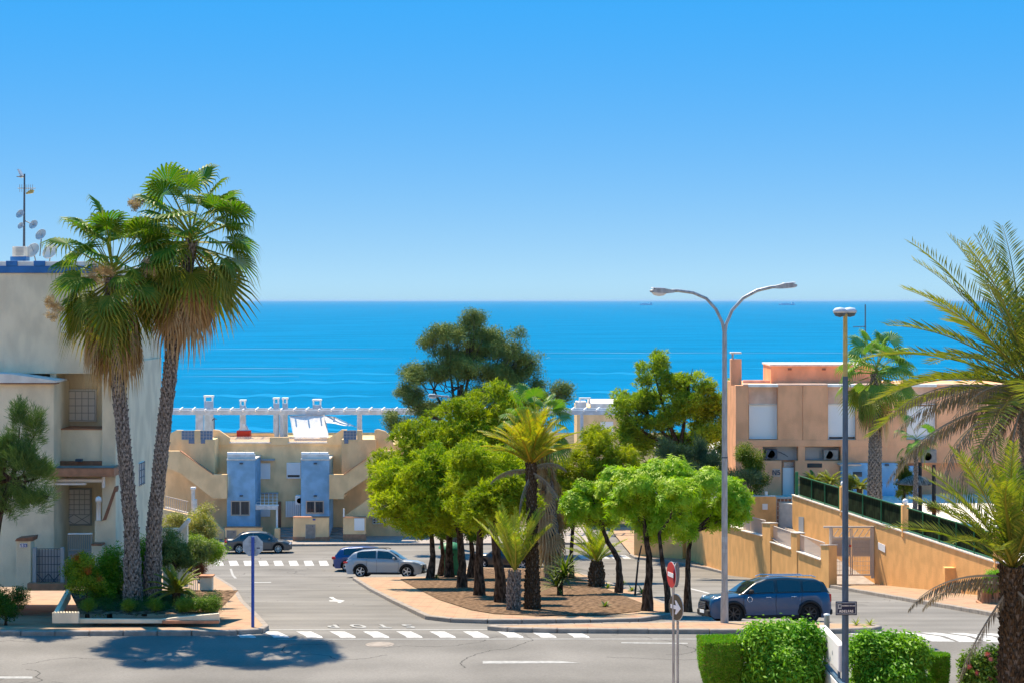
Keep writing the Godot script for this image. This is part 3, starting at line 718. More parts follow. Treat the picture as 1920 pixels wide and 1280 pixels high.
	var pg := thing("roof_pergola", "long pale blue roof pergola of posts, beam and rafters", "pergola", P(560, 830, dp))
	pbox(pg, "beam", M.pergola, 300, 768, 1165, 777, dp, 0.25)
	pbox(pg, "beam", M.pergola, 300, 765, 1165, 772, dp + 2.2, 0.2)
	for e in [[366, 380], [514, 521], [524, 531], [669, 678], [1088, 1094]]: pbox(pg, "post", M.pergola, e[0], 776, e[1], 836, dp + 0.02, 0.3)
	for k in 35:
		var x := 338.0 + k * 23.7
		beam(pg, "rafter", M.white_paint, P(x - 2, 769, dp - 0.5), P(x + 4, 764, dp + 2.6), 0.09, 0.16)
	for k in [[382, 398, 741, "broad"], [449, 459, 749, "slim"], [512, 522, 745, "slim"], [529, 538, 745, "slim"], [586, 601, 748, "broad"]]:
		var c := thing("chimney", {382: "broadest pale chimney with flat hood, next to the roof aerial", 449: "slim pale chimney above the red barbecue", 512: "pale chimney of the close pair nearer the red barbecue", 529: "pale chimney of the close pair beside the white sail", 586: "broad pale chimney behind the white sail"}[k[0]], "chimney", P((k[0] + k[1]) / 2.0, 830, dp + 1.5), "chimneys on the sand house roof")
		pbox(c, "shaft", M.pergola, k[0], k[2] + 11, k[1], 836, dp + 1.2, 0.5)
		pbox(c, "hood", M.white_paint, k[0] - 1.2, k[2], k[1] + 1.2, k[2] + 3, dp + 1.1, 0.6)
		for q in [k[0], k[1] - 2.0]: pbox(c, "hood_leg", M.white_paint, q, k[2] + 3, q + 2.0, k[2] + 11, dp + 1.2, 0.4)
	var bq := thing("barbecue", "red brick barbecue with pale cone hood on the roof terrace", "barbecue", P(455, 818, dp - 1.0))
	pbox(bq, "base", M.red, 443, 807, 468, 820, dp - 1.0, 0.8)
	ppoly(bq, "hood", M.pergola, [[446, 807], [452, 796], [459, 796], [465, 807]], dp - 0.9, 0.6)
	var ra := thing("roof_aerial", "thin dark roof aerial with short arms by the broad chimney", "antenna", P(401, 805, dp))
	beam(ra, "pole", M.steel_dark, P(401, 806, dp), P(401, 782, dp), 0.08, 0.08)
	for k in 3: beam(ra, "arm", M.steel_dark, P(397 + k * 3, 788 - k * 2, dp), P(400 + k * 3, 784 + k, dp), 0.06, 0.06)
	# white sail: sagging cloth grid between four corners
	sail(thing("shade_sail", "white cloth shade sail hung steeply under the pergola", "sail", P(580, 820, dp - 1.5)), P(543, 779, dp - 0.2), P(608, 777, dp - 0.2), P(552, 822, dp - 3.2), P(616, 820, dp - 3.2), 0.35)
	sail(thing("shade_sail", "narrow white shade sail stretched flat towards the end post", "sail", P(640, 800, dp - 1.0)), P(606, 778, dp - 0.5), P(626, 781, dp + 0.5), P(612, 792, dp - 2.5), P(668, 800, dp - 0.4), 0.2)
	# house to the right behind the pines
	var h2 := thing("house", "low beige house with white roof edge glimpsed between the pines", "house", P(1120, 800, 152.0))
	pbox(h2, "wall", M.sand, 1082, 764, 1180, 900, 152.0, 7.0)
	pbox(h2, "roof_edge", M.white_wall, 1108, 756, 1180, 765, 151.9, 7.2)
	pbox(h2, "wall", M.white_wall, 1080, 753, 1100, 770, 151.8, 2.0)
	pbox(h2, "chimney", M.white_wall, 1086, 745, 1108, 748, 152.4, 0.5)
	for x in [1086, 1104]: pbox(h2, "chimney_leg", M.white_wall, x, 748, x + 3, 756, 152.4, 0.5)
	pbox(h2, "window", M.shutter, 1126, 790, 1150, 815, 151.97, 0.05)

func sail(par: Node3D, a: Vector3, b: Vector3, c: Vector3, e: Vector3, sag: float):
	var st := SurfaceTool.new(); st.begin(Mesh.PRIMITIVE_TRIANGLES); st.set_smooth_group(0)
	var n := 10
	var f := func(i: int, j: int) -> Vector3:
		var u := float(i) / n; var w := float(j) / n
		var p := a.lerp(b, u).lerp(c.lerp(e, u), w) - par.position
		return p + Vector3(0, -sag * 4 * w * (1 - w) * 0.6 - 0.03 * sin(u * 9.0 + w * 3.0), -sag * sin(u * PI) * 0.5 + 0.05 * sin(u * 11.0))
	for i in n:
		for j in n:
			for q in [[i, j], [i + 1, j], [i + 1, j + 1], [i, j], [i + 1, j + 1], [i, j + 1]]: st.add_vertex(f.call(q[0], q[1]))
	st.generate_normals()
	part(par, "cloth", st.commit(), M.cloth, par.position)
	for q in [[a, b], [a, c], [b, e]]: part(par, "rope", tube([q[0], q[1]], [0.025, 0.025], 5), M.iron_grey, Vector3.ZERO)

func Bp(px: float) -> Vector2:       # plan point on the upper retaining wall seen at px
	var d := 33.43 / ((px - 960.0) / F + 0.1692)
	return Vector2(X(px, d), d)
func Ap(px: float) -> Vector2:       # the same on the lower wall along the ramp
	var d := 29.17 / ((px - 960.0) / F + 0.151)
	return Vector2(X(px, d), d)
func right_house():
	var d := 108.0
	# ground behind the walls
	var ter := PackedVector2Array([Bp(1875) + Vector2(0.15, 0), Bp(1486) + Vector2(0.15, 0), Vector2(14.2, 106), Vector2(11.8, 118), Vector2(11.8, 150), Vector2(70, 150), Vector2(70, 76)])
	var tv := PackedVector3Array()
	var ti := Geometry2D.triangulate_polygon(ter)
	for i in range(0, ti.size(), 3):
		var a := ter[ti[i]]; var b := ter[ti[i + 1]]; var c := ter[ti[i + 2]]
		if (b - a).cross(c - a) > 0: var s := b; b = c; c = s
		tv.append_array([Vector3(a.x, -1.6, -a.y), Vector3(b.x, -1.6, -b.y), Vector3(c.x, -1.6, -c.y)])
	for i in ter.size():
		var a := ter[i]; var b := ter[(i + 1) % ter.size()]
		quad(tv, Vector3(a.x, -1.6, -a.y), Vector3(b.x, -1.6, -b.y), Vector3(b.x, -12, -b.y), Vector3(a.x, -12, -a.y))
	structure("terrace", mesh_of(tv), M.coping)
	# house
	var h := thing("house", "flat-roofed salmon house with white roller shutters above the green fence", "house", Vector3(X(1600, d), -1.6, -d))
	pbox(h, "wall", M.salmon, 1394, 724, 2100, 936, d + 0.6, 8.0)
	for e in [[1380, 1404], [1459, 1505.4], [1505.9, 1553], [1606, 1652.8], [1653.3, 1700], [1757, 1830], [1830.5, 1900]]: pbox(h, "bay", M.salmon, e[0], 722, e[1], 826, d, 0.62)
	for e in [[1404, 1459], [1553, 1606], [1700, 1757]]:
		pbox(h, "recessed_panel", M.salmon_pale, e[0], 725, e[1], 757, d + 0.35, 0.3)
		pbox(h, "coping", M.white_wall, e[0] - 0.5, 720, e[1] + 0.5, 725, d - 0.05, 0.7)
		pbox(h, "lintel", M.coping, e[0], 756.5, e[1], 758.5, d + 0.3, 0.3)
	for e in [[1394, 1404], [1459, 1553], [1606, 1700], [1757, 1900]]: pbox(h, "coping", M.salmon_pale, e[0], 719.5, e[1], 722.4, d - 0.04, 0.8)
	shutter(h, 1406, 760, 1457, 821, d + 0.4)
	shutter(h, 1554.5, 758, 1604, 823, d + 0.4, 0.08)
	shutter(h, 1702, 762, 1755, 822, d + 0.4)
	pbox(h, "band", M.salmon, 1380, 824, 1900, 836.5, d - 0.03, 0.66)
	pbox(h, "wall", M.salmon, 1497, 836, 1510, 936, d - 0.01, 0.6)
	pbox(h, "wall", M.salmon, 1380, 836, 1431, 936, d - 0.01, 0.6)
	pbox(h, "wall", M.salmon, 1431, 863, 1466, 936, d - 0.01, 0.6)
	pbox(h, "wall", M.salmon, 1491.5, 863, 1578, 936, d - 0.008, 0.6)
	pbox(h, "wall", M.salmon, 1577, 836, 1900, 868, d - 0.012, 0.6)
	for e in [[1431, 836.5, 1497, 862], [1510, 837.5, 1577, 863]]: pbox(h, "niche_back", M.iron_grey, e[0], e[1], e[2], e[3], d + 0.5, 0.05)
	for k in [[1436, 842, 1458, 859, "in the niche above the plain door"], [1545, 843, 1572, 861, "in the niche beside the blue wall"], [1730, 843, 1757, 867, "behind the drooping dead fronds"]]:
		var ac := thing("air_conditioner", "grey air conditioner with round fan " + k[4], "air conditioner", P((k[0] + k[2]) / 2.0, k[3], d), "air conditioners on the salmon house")
		pbox(ac, "casing", M.kerb if k[0] > 1440 else M.steel_dark, k[0], k[1], k[2], k[3], d + (0.05 if k[0] < 1700 else -0.35), 0.35)
		part(ac, "fan_guard", tube([P(k[0] + 10, (k[1] + k[3]) / 2.0, d + (0.03 if k[0] < 1700 else -0.38)), P(k[0] + 10, (k[1] + k[3]) / 2.0, d + 0.04)], [0.24, 0.24], 18), M.plastic, Vector3.ZERO)
	for k in 3: beam(h, "pipe", M.steel_dark, P(1458 + k * 6, 846 + k * 2, d + 0.3), P(1466 + k * 6, 848 + k * 4, d + 0.3), 0.04, 0.04)
	var dr := pbox(h, "door", M.shutter, 1468, 876, 1490, 934, d + 0.3, 0.06)
	pbox(dr, "fanlight", M.pane, 1470, 866, 1489, 875, d + 0.3, 0.04)
	for e in [1466, 1490]: pbox(dr, "frame", M.tile_brown, e, 864, e + 2, 936, d + 0.02, 0.3)
	pbox(h, "window", M.glass_dark, 1514, 868, 1542, 876, d - 0.03, 0.04)
	var tm := TextMesh.new(); tm.text = "N5"; tm.font_size = 32; tm.pixel_size = 0.0125; tm.depth = 0.03; tm.font = font(true)
	var pl := pbox(h, "number_plate", M.salmon_pale, 1449, 878, 1463, 893, d - 0.03, 0.02)
	part(pl, "letters", tm, M.steel_dark, P(1456, 885.5, d - 0.05))
	pbox(h, "blue_wall", M.blue_wall, 1578, 868, 1684, 940, d - 0.3, 0.3)
	pbox(h, "blue_wall", M.blue_wall, 1706, 873, 1726, 940, d - 0.2, 0.3)
	pbox(h, "ledge", M.salmon_pale, 1576, 870, 1616, 873, d - 1.0, 1.0)
	pbox(h, "window", M.glass_dark, 1600, 884, 1617, 893, d - 0.34, 0.05)
	pbox(h, "wall_lamp", M.steel_dark, 1661, 869, 1668, 873, d - 0.5, 0.2)
	var rr := pbox(h, "roof_room", M.salmon, 1446, 685, 1640, 722, d + 4.5, 3.5)
	pbox(rr, "coping", M.coping, 1444.5, 682.5, 1641, 686, d + 4.4, 3.7)
	for x in [1478, 1542]: pbox(rr, "vent", M.tile_brown, x, 690, x + 7, 693.5, d + 4.45, 0.1)
	pbox(h, "roof_wall", M.salmon_pale, 1394, 712, 1446, 720, d + 5.0, 0.3)
	var ch := thing("chimney", "salmon chimney with bent metal cap at the salmon house corner", "chimney", P(1381, 716, d + 3.0))
	pbox(ch, "shaft", M.salmon, 1371, 673, 1391, 722, d + 3.0, 0.6)
	pbox(ch, "cap", M.coping, 1371, 660, 1391, 663, d + 2.95, 0.7); pbox(ch, "cap_leg", M.iron_grey, 1373, 663, 1376, 674, d + 3.1, 0.3)
	var am := thing("antenna_mast", "thin antenna mast on the salmon house roof", "antenna", P(1623, 690, d + 6))
	beam(am, "pole", M.steel_dark, P(1623, 690, d + 6), P(1623, 571, d + 6), 0.07, 0.07)
	beam(am, "boom", M.steel_dark, P(1600, 613, d + 6), P(1625, 612, d + 6), 0.05, 0.05)
	for k in 5: beam(am, "rod", M.steel_dark, P(1601 + k * 5, 613, d + 5.7), P(1601 + k * 5, 613, d + 6.3), 0.03, 0.03)
	beam(am, "boom", M.steel_dark, P(1616, 634, d + 6), P(1630, 636, d + 6), 0.05, 0.05)
	# upper retaining wall with fence
	var b0 := Bp(1872); var b1 := Bp(1486)
	var wb := thing("retaining_wall", "long orange retaining wall under the green fence", "wall", Vector3(b0.x, G(b0.y), -b0.y))
	wall_run(wb, "wall", M.orange, b0, b1, G(b0.y) - 0.6, G(b1.y) - 0.6, -1.08, -1.08, 0.3)
	wall_run(wb, "coping", M.coping, b0 - Vector2(0.05, 0), b1 - Vector2(0.05, 0), -1.08, -1.08, -1.02, -1.02, 0.4)
	wall_run(wb, "return_wall", M.orange, Vector2(30, 71), b0, -3.5, G(b0.y) - 0.6, -1.2, -1.2, 0.3)
	var pz := Bp(1790); wall_run(wb, "buttress", M.orange, pz + Vector2(-0.45, -0.15), pz + Vector2(-0.45, 0.25), G(pz.y) - 0.3, G(pz.y) - 0.3, -1.9, -1.9, 0.5)
	var pq := Bp(1654)
	wall_run(wb, "plaque", M.white_paint, Bp(1661) - Vector2(0.03, 0), Bp(1648) - Vector2(0.03, 0), P(0, 1033, pq.y).y, P(0, 1031, pq.y).y, P(0, 1019, pq.y).y, P(0, 1018, pq.y).y, 0.02)
	wall_run(wb, "meter_door", M.iron_grey, Bp(1508) - Vector2(0.03, 0), Bp(1499) - Vector2(0.03, 0), P(0, 1002, 100.6).y, P(0, 1001, 101.5).y, P(0, 971, 100.6).y, P(0, 970, 101.5).y, 0.02)
	var fe := thing("garden_fence", "green mesh fence with dark screen along the retaining wall top", "fence", Vector3(b1.x, -1.0, -b1.y))
	var posts := [1866.0, 1693.0, 1577.0, 1490.0]
	for i in 3:
		var a := Bp(posts[i] - 6); var b := Bp(posts[i + 1] + 6)
		var n := 5 if i == 0 else 3
		for k in n:
			var p := a.lerp(b, float(k) / n) + Vector2(0.12, 0); var q := a.lerp(b, float(k + 1) / n) + Vector2(0.12, 0)
			wall_run(fe, "screen_panel", M.fence_screen, p, q, -0.98, -0.98, 0.10, 0.10, 0.02)
			var p2 := p - Vector2(0.05, 0)
			beam(fe, "fence_post", M.fence_green, Vector3(p2.x, -1.02, -p2.y), Vector3(p2.x, 0.16, -p2.y), 0.06, 0.06)
			for y in [-0.95, 0.12]: beam(fe, "fence_rail", M.fence_green, Vector3(p2.x, y, -p2.y), Vector3(q.x - 0.05, y, -q.y), 0.05, 0.05)
	for x in posts:
		var p := Bp(x) + Vector2(0.13, 0)
		if x == 1490.0: wbox(fe, "end_post", M.fence_green, Vector3(p.x - 0.08, -1.02, -p.y + 0.08), Vector3(p.x + 0.08, 0.3, -p.y - 0.08))
		else:
			wbox(fe, "pillar", M.orange, Vector3(p.x - 0.17, -1.3, -p.y + 0.17), Vector3(p.x + 0.17, 0.22, -p.y - 0.17))
			part(fe, "globe_lamp", lathe(PackedVector2Array([Vector2(0.06, 0), Vector2(0.13, 0.08), Vector2(0.14, 0.18), Vector2(0.09, 0.27), Vector2(0.001, 0.3)]), 12), M.white_paint, Vector3(p.x, 0.22, -p.y))
	# lower wall along the ramp, stepped, with railings
	var a0 := Ap(1556); var a1 := Ap(1286)
	var wa := thing("ramp_wall", "stepped orange street wall with white railings beside the beige gate", "wall", Vector3(a0.x, G(a0.y), -a0.y))
	var runs := [[1556, 1541, 1022, 1022], [1541, 1496, 1050, 1034], [1496, 1485, 1000, 998], [1485, 1446, 1030, 1016], [1446, 1431, 981, 980], [1431, 1390, 1005, 994], [1390, 1286, 992, 966]]
	for r in runs:
		var p := Ap(r[0]); var q := Ap(r[1])
		var ta := P(0, r[2], p.y).y; var tb := P(0, r[3], q.y).y
		var pil: bool = r[0] - r[1] < 16
		wall_run(wa, "pillar" if pil else "wall", M.orange, p - Vector2(0.04 if pil else 0.0, 0), q - Vector2(0.04 if pil else 0.0, 0), G(p.y) - 0.5, G(q.y) - 0.5, ta, tb, 0.42 if pil else 0.3)
		wall_run(wa, "coping", M.coping, p - Vector2(0.08, 0), q - Vector2(0.08, 0), ta, tb, ta + 0.05, tb + 0.05, 0.5 if pil else 0.4)
		if not pil and r[0] != 1390:
			var n := int(p.distance_to(q) / 0.13)
			for k in n + 1:
				var s := p.lerp(q, float(k) / n) + Vector2(0.15, 0); var y := lerpf(ta, tb, float(k) / n)
				beam(wa, "baluster", M.rail, Vector3(s.x, y, -s.y), Vector3(s.x, y + 0.86, -s.y), 0.025, 0.025)
			beam(wa, "hand_rail", M.rail, Vector3(p.x + 0.15, ta + 0.88, -p.y), Vector3(q.x + 0.15, tb + 0.88, -q.y), 0.05, 0.05)
	wall_run(wa, "end_wall", M.orange, Vector2(8.4, 121.5), a1, G(121.5) - 0.5, G(a1.y) - 0.5, -3.2, P(0, 966, a1.y).y, 0.3)
	var nz := Ap(1437)
	wall_run(wa, "cupboard", M.tile_brown, Ap(1440) - Vector2(0.02, 0), Ap(1433) - Vector2(0.02, 0), P(0, 1078, nz.y).y, P(0, 1077, nz.y).y, P(0, 1034, nz.y).y, P(0, 1034, nz.y).y, 0.05)
	# ramp between the walls
	var rv := PackedVector3Array()
	quad(rv, Vector3(a0.x, G(90.5) + 0.16, -90.4), Vector3(Ap(1440).x, -2.9, -Ap(1440).y), Vector3(Bp(1486).x, -2.9, -104.0), Vector3(18.3, G(90.5) + 0.16, -90.4))
	structure("ramp", mesh_of(rv), M.path)
	# street gate at the ramp
	var gd := 90.5
	var g := thing("street_gate", "beige double gate of wire grid with diagonal top braces", "gate", P(1597, 1080, gd))
	for e in [[1556, 1561, 988, 1084], [1634, 1640, 988, 1084]]: pbox(g, "gate_post", M.gate_beige, e[0], e[2], e[1], e[3], gd, 0.12)
	pbox(g, "top_beam", M.gate_beige, 1545, 986, 1640, 989.5, gd, 0.12)
	pbox(g, "rail", M.gate_beige, 1561, 1006, 1634, 1009, gd + 0.02, 0.06)
	pbox(g, "rail", M.gate_beige, 1561, 1076, 1634, 1079, gd + 0.02, 0.06)
	for e in [[1561, 1596.5], [1597.5, 1634]]:
		for q in [e[0], e[1] - 1.8]: pbox(g, "stile", M.gate_beige, q, 990, q + 1.8, 1079, gd + 0.03, 0.05)
		for k in 3: beam(g, "brace", M.gate_beige, P(e[0] + 2 + k * 11, 1006, gd + 0.05), P(e[0] + 12 + k * 11, 991, gd + 0.05), 0.04, 0.04)
		pbox(g, "leaf_screen", M.gate_beige, e[0] + 1, 1009, e[1] - 1, 1042, gd + 0.09, 0.015)
		grille(g, M.gate_beige, e[0] + 2, 1009, e[1] - 2, 1077, gd + 0.06, 11, 8, "grid_bar", 0.009)
	pbox(g, "lock_plate", M.sign_red, 1593, 1021, 1597, 1025, gd - 0.02, 0.03)
	# upper gate and the wall beside it
	var ud := 104.2
	var uw := thing("garden_wall", "short orange wall with white box beside the brown upper gate", "wall", P(1438, 985, ud))
	pbox(uw, "wall", M.orange, 1408, 931, 1456, 1000, ud, 0.3); pbox(uw, "coping", M.coping, 1408, 929, 1456, 931, ud - 0.04, 0.38)
	pbox(uw, "letter_box", M.white_paint, 1430, 944, 1440, 955, ud - 0.06, 0.08)
	pbox(uw, "lamp", M.white_paint, 1435, 921, 1440, 929, ud + 0.1, 0.15)
	var ug := thing("garden_gate", "brown grid gate at the top of the ramp", "gate", P(1470, 990, ud))
	pbox(ug, "panel", M.tile_brown, 1457, 934, 1485, 990, ud + 0.12, 0.02)
	grille(ug, M.gate_beige, 1457, 932, 1485, 990, ud + 0.05, 4, 7, "gate_bar", 0.02)
	# terrace furniture behind the fence
	var pr := thing("parasol", "grey thatched parasol standing on the pale terrace", "parasol", Vector3(X(1718, 96), -1.6, -96))
	part(pr, "canopy", lathe(PackedVector2Array([Vector2(0.001, 2.42), Vector2(0.5, 2.25), Vector2(1.0, 1.95), Vector2(0.98, 1.9), Vector2(0.001, 2.2)]), 18), M.thatch, pr.position)
	part(pr, "pole", cyl(0.04, 2.3, 8), M.steel_dark, pr.position)
	for k in [[1726, 96.5, "dark post beside the thatched parasol"], [1752, 95.0, "dark post with climbing red flowers at its foot"]]:
		var s := thing("terrace_post", k[2], "post", Vector3(X(k[0], k[1]), -1.6, -k[1]))
		part(s, "shaft", cyl(0.12, 3.0, 10, 0.10), M.plastic, s.position)
		part(s, "foot", cyl(0.17, 0.12, 10), M.plastic, s.position)
	var mat := thing("floor_mat", "bright pink mat lying on the pale terrace", "mat", Vector3(X(1782, 88), -1.58, -88))
	part(mat, "cloth", lathe(PackedVector2Array([Vector2(0.001, 0.03), Vector2(0.45, 0.03), Vector2(0.5, 0.0)]), 14), M.pink, mat.position)
	var pot := thing("planter_box", "terracotta board planter with green plants by the retaining wall", "planter", Vector3(X(1862, 71), G(71), -71))
	for k in 7: pbox(pot, "board", M.terracotta, 1842 + k * 6.3, 1103, 1847.8 + k * 6.3, 1133, 71.0, 0.05)
	pbox(pot, "base", M.terracotta, 1840, 1131, 1888, 1135, 70.95, 0.8); pbox(pot, "soil", M.soil, 1842, 1106, 1886, 1133, 71.1, 0.7)

func gp(px: float, py: float) -> Vector2:       # street point seen at a pixel
	var y := py - 563.0
	var d := F * EYE / y
	if d > 54.0: d = 12408.6 / (y - 399.84)
	if d > 108.0 or d < 0.0: d = F * 9.87 / (y - 204.0)
	return Vector2(X(px, d), d)
func mark_group(called: String) -> Node3D:
	var o := Node3D.new(); o.name = numbered(called); add_child(o); o.set_meta("kind", "structure")
	return o
func stripe(par: Node3D, pts: Array, mat: Material, called := "stripe", lift := 0.006):
	var q := PackedVector2Array()
	for p in pts: q.append(gp(p[0], p[1]))
	lpart(par, called, sheet(q, lift), mat, Vector3.ZERO)
func markings():
	var c := mark_group("crosswalk")
	for k in 11:
		var x := 430.0 + k * 62.5
		if k > 7: x = 430.0 + k * 62.0 + 6
		stripe(c, [[x, 1183.5], [x + 28, 1183.5], [x + 50, 1195.5], [x + 20, 1195.5]], M.line)
	var r := mark_group("crosswalk")
	for k in 6:
		var x := 1570.0 + k * 52.0
		stripe(r, [[x, 1184 + k * 0.6], [x + 30, 1184 + k * 0.6], [x + 118, 1201 + k * 0.8], [x + 74, 1201 + k * 0.8]], M.line)
	var f := mark_group("crosswalk")
	for x in [400.0, 428.0, 455.5, 484.0, 512.0, 540.5, 569.0, 597.0]:
		stripe(f, [[x, 1051.0], [x + 15, 1050.6], [x + 20, 1059.8], [x + 3, 1060.4]], M.line)
	var f2 := mark_group("crosswalk")
	for k in 5:
		var x := 1082.0 + k * 20.0
		stripe(f2, [[x, 1040], [x + 10, 1040], [x + 22, 1047], [x + 8, 1047]], M.line)
	var l := mark_group("lane_marking")
	stripe(l, [[500, 1179.6], [930, 1179.6], [932, 1180.9], [500, 1180.9]], M.line_worn, "stop_line")
	stripe(l, [[520, 1197.6], [1390, 1197.2], [1390, 1198.4], [520, 1198.8]], M.line_worn, "edge_line")
	stripe(l, [[1292, 1103.4], [1296, 1102.6], [1332, 1111.6], [1328, 1112.6]], M.line, "lane_dash")
	stripe(l, [[905, 1239], [1050, 1239], [1090, 1243], [905, 1244]], M.line_worn, "lane_dash")
	stripe(l, [[1165, 1204], [1290, 1205], [1290, 1207], [1165, 1206]], M.line_worn, "lane_dash")
	stripe(l, [[-40, 1268], [60, 1268], [60, 1272], [-40, 1272]], M.line_worn, "lane_dash")
	stripe(l, [[430, 1066], [434, 1066], [444, 1084], [439, 1084]], M.line_worn, "parking_line")
	stripe(l, [[470, 1091], [508, 1090.6], [508, 1092.2], [470, 1092.6]], M.line_worn, "parking_line")
	stripe(l, [[616, 1119], [624, 1119], [631, 1123.5], [646, 1125.6], [638, 1130], [632, 1130], [634, 1127.6], [618, 1127.2], [616, 1125.4], [626, 1125]], M.line, "arrow")
	# STOP, written to be read by drivers coming up the street towards the main road
	var w := mark_group("stop_lettering")
	var letters := "STOP"
	for i in 4:
		var tm := TextMesh.new(); tm.text = letters[i]; tm.font_size = 64; tm.pixel_size = 0.01; tm.depth = 0.01; tm.font = font(true)
		var g := gp(765 - i * 47, 1174.0)
		var ax := Vector3(-0.92, 0, -0.2).normalized() * 1.3
		var ay := Vector3(0.62, 0.42, 3.6)       # letter tops point at the main road, up the slope
		lpart(w, "letter", tm, M.line_worn, on(g.x, g.y, 0.012), Basis(ax, ay, Vector3(0, 1, -0.11)))
	var mh := mark_group("manhole_cover")
	var o := gp(712, 1208)
	lpart(mh, "lid", cyl(0.33, 0.012, 20), M.kerb, on(o.x, o.y, 0.0)); lpart(mh, "ring", cyl(0.42, 0.006, 20), M.kerb, on(o.x, o.y, 0.0))

func lamp_head(par: Node3D, at: Vector3, dir: Vector3, bowl: bool):
	# street lantern: grey housing, tapered, glass below
	var x := dir.normalized(); var z := x.cross(Vector3.UP).normalized(); var y := z.cross(x)
	var b := Basis(x, y, z)
	var prof := PackedVector2Array([Vector2(-0.12, -0.03), Vector2(-0.12, 0.05), Vector2(0.22, 0.10), Vector2(0.5, 0.09), Vector2(0.64, 0.02), Vector2(0.62, -0.04), Vector2(0.1, -0.06)])
	var h := part(par, "lantern", prism(prof, 0.26), M.galv, at + z * 0.0 + b * Vector3(0, 0, 0.13), b)
	var q := part(h, "lantern_glass", lathe(PackedVector2Array([Vector2(0.001, -0.16 if bowl else -0.07), Vector2(0.10, -0.13 if bowl else -0.065), Vector2(0.15, -0.06), Vector2(0.15, -0.02)]), 14), M.lamp_glass, Vector3.ZERO)
	q.transform = Transform3D(Basis.from_scale(Vector3(1.7, 1, 0.85)), Vector3(0.36, 0, -0.13))
	var t := lpart(h, "lantern_cover", bb(Vector3(0.40, 0.03, 0.22), 0.012), M.white_paint, Vector3(0.40, 0.105, -0.13))
func street_furniture():
	# double-armed street lamp on the strip
	var d := 58.4
	var b := on(X(1359, d), d, 0.14)
	var s := thing("street_lamp", "tall grey double-armed street lamp curving to both sides", "street lamp", b)
	part(s, "base", cyl(0.13, 1.0, 14, 0.12), M.galv, b)
	part(s, "pole", tube([b, Vector3(b.x, P(0, 625, d).y, b.z)], [0.105, 0.075], 14), M.galv, Vector3.ZERO)
	for e in [[[1359, 626], [1355, 605], [1343, 580], [1325, 560], [1300, 549], [1272, 545], [1258, 545.5]], [[1359, 626], [1362, 608], [1373, 582], [1394, 559], [1420, 545], [1447, 538.5], [1458, 537.5]]]:
		var pts := []; var rr := []
		for p in e: pts.append(P(p[0], p[1], d)); rr.append(0.052)
		rr[0] = 0.06
		part(s, "arm", tube(pts, rr, 10), M.galv, Vector3.ZERO)
	lamp_head(s, P(1256, 547, d), Vector3(-1, 0.03, 0.25), true)
	lamp_head(s, P(1458, 538.5, d), Vector3(1, 0.09, -0.2), false)
	for y in [1015, 1035, 1062]: part(s, "sticker", cyl(0.097, 0.12 + 0.05 * (y % 3), 12), M.sign_back, P(1359, y, d))
	part(s, "clamp", cyl(0.10, 0.04, 12), M.steel_dark, P(1359, 858, d))
	# blue post lamp with the street name
	d = 41.5
	b = on(X(1585.5, d), d, 0.13)
	s = thing("street_lamp", "blue lamp post with twin lanterns and street name sign", "street lamp", b)
	part(s, "pole", tube([b, Vector3(b.x, P(0, 705, d).y, b.z)], [0.085, 0.06], 14), M.post_blue, Vector3.ZERO)
	part(s, "upper_pole", tube([Vector3(b.x, P(0, 705, d).y, b.z), Vector3(b.x, P(0, 588, d).y, b.z)], [0.056, 0.05], 12), M.post_yellow, Vector3.ZERO)
	for k in [[-0.02, 0.5], [0.05, -0.35]]:
		var c := Vector3(b.x + k[0] + (0.08 if k[1] < 0 else -0.14), P(0, 586, d).y + 0.02, b.z + k[1] * 0.4)
		var ln := part(s, "lantern", lathe(PackedVector2Array([Vector2(0.001, 0.10), Vector2(0.11, 0.08), Vector2(0.165, 0.02), Vector2(0.15, -0.03), Vector2(0.001, -0.04)]), 18), M.pergola, c)
		part(ln, "lantern_bowl", lathe(PackedVector2Array([Vector2(0.145, -0.03), Vector2(0.11, -0.10), Vector2(0.001, -0.13)]), 16), M.post_blue, c)
		part(ln, "lantern_arm", tube([Vector3(b.x, P(0, 590, d).y, b.z), c], [0.03, 0.03], 8), M.post_blue, Vector3.ZERO)
	var sg := thing("street_name_sign", "navy street name plate with white border on the blue lamp post", "sign", P(1587, 1140, d - 0.12))
	pbox(sg, "plate", M.sign_navy, 1567.5, 1127, 1607.5, 1153, d - 0.10, 0.02)
	for e in [[1569.5, 1129, 1605.5, 1130.2], [1569.5, 1149.8, 1605.5, 1151], [1569.5, 1130.2, 1570.5, 1149.8], [1604.5, 1130.2, 1605.5, 1149.8]]: pbox(sg, "border", M.sign_back, e[0], e[1], e[2], e[3], d - 0.108, 0.01)
	pbox(sg, "emblem", M.sign_back, 1572, 1132, 1578.5, 1141, d - 0.108, 0.01, 0.002); pbox(sg, "emblem_field", M.sign_navy, 1574, 1134, 1577, 1138.5, d - 0.112, 0.006, 0.002)
	for t in [["AVENIDA DE LAS", 1591.5, 1135, 13], ["ADELFAS", 1587.5, 1145.5, 22]]:
		var tm := TextMesh.new(); tm.text = t[0]; tm.font_size = t[3]; tm.pixel_size = 0.0030 if t[3] < 20 else 0.0036; tm.depth = 0.006; tm.font = font(true)
		part(sg, "lettering", tm, M.white_paint, P(t[1], t[2], d - 0.115))
	# stop sign seen from behind
	d = 56.0
	b = on(X(473.5, d), d, 0.14)
	s = thing("stop_sign", "octagonal road sign seen from its grey back on a blue post", "sign", b)
	part(s, "post", tube([b, Vector3(b.x, P(0, 1006, d).y, b.z)], [0.05, 0.05], 10), M.sign_blue, Vector3.ZERO)
	var oc := PackedVector2Array()
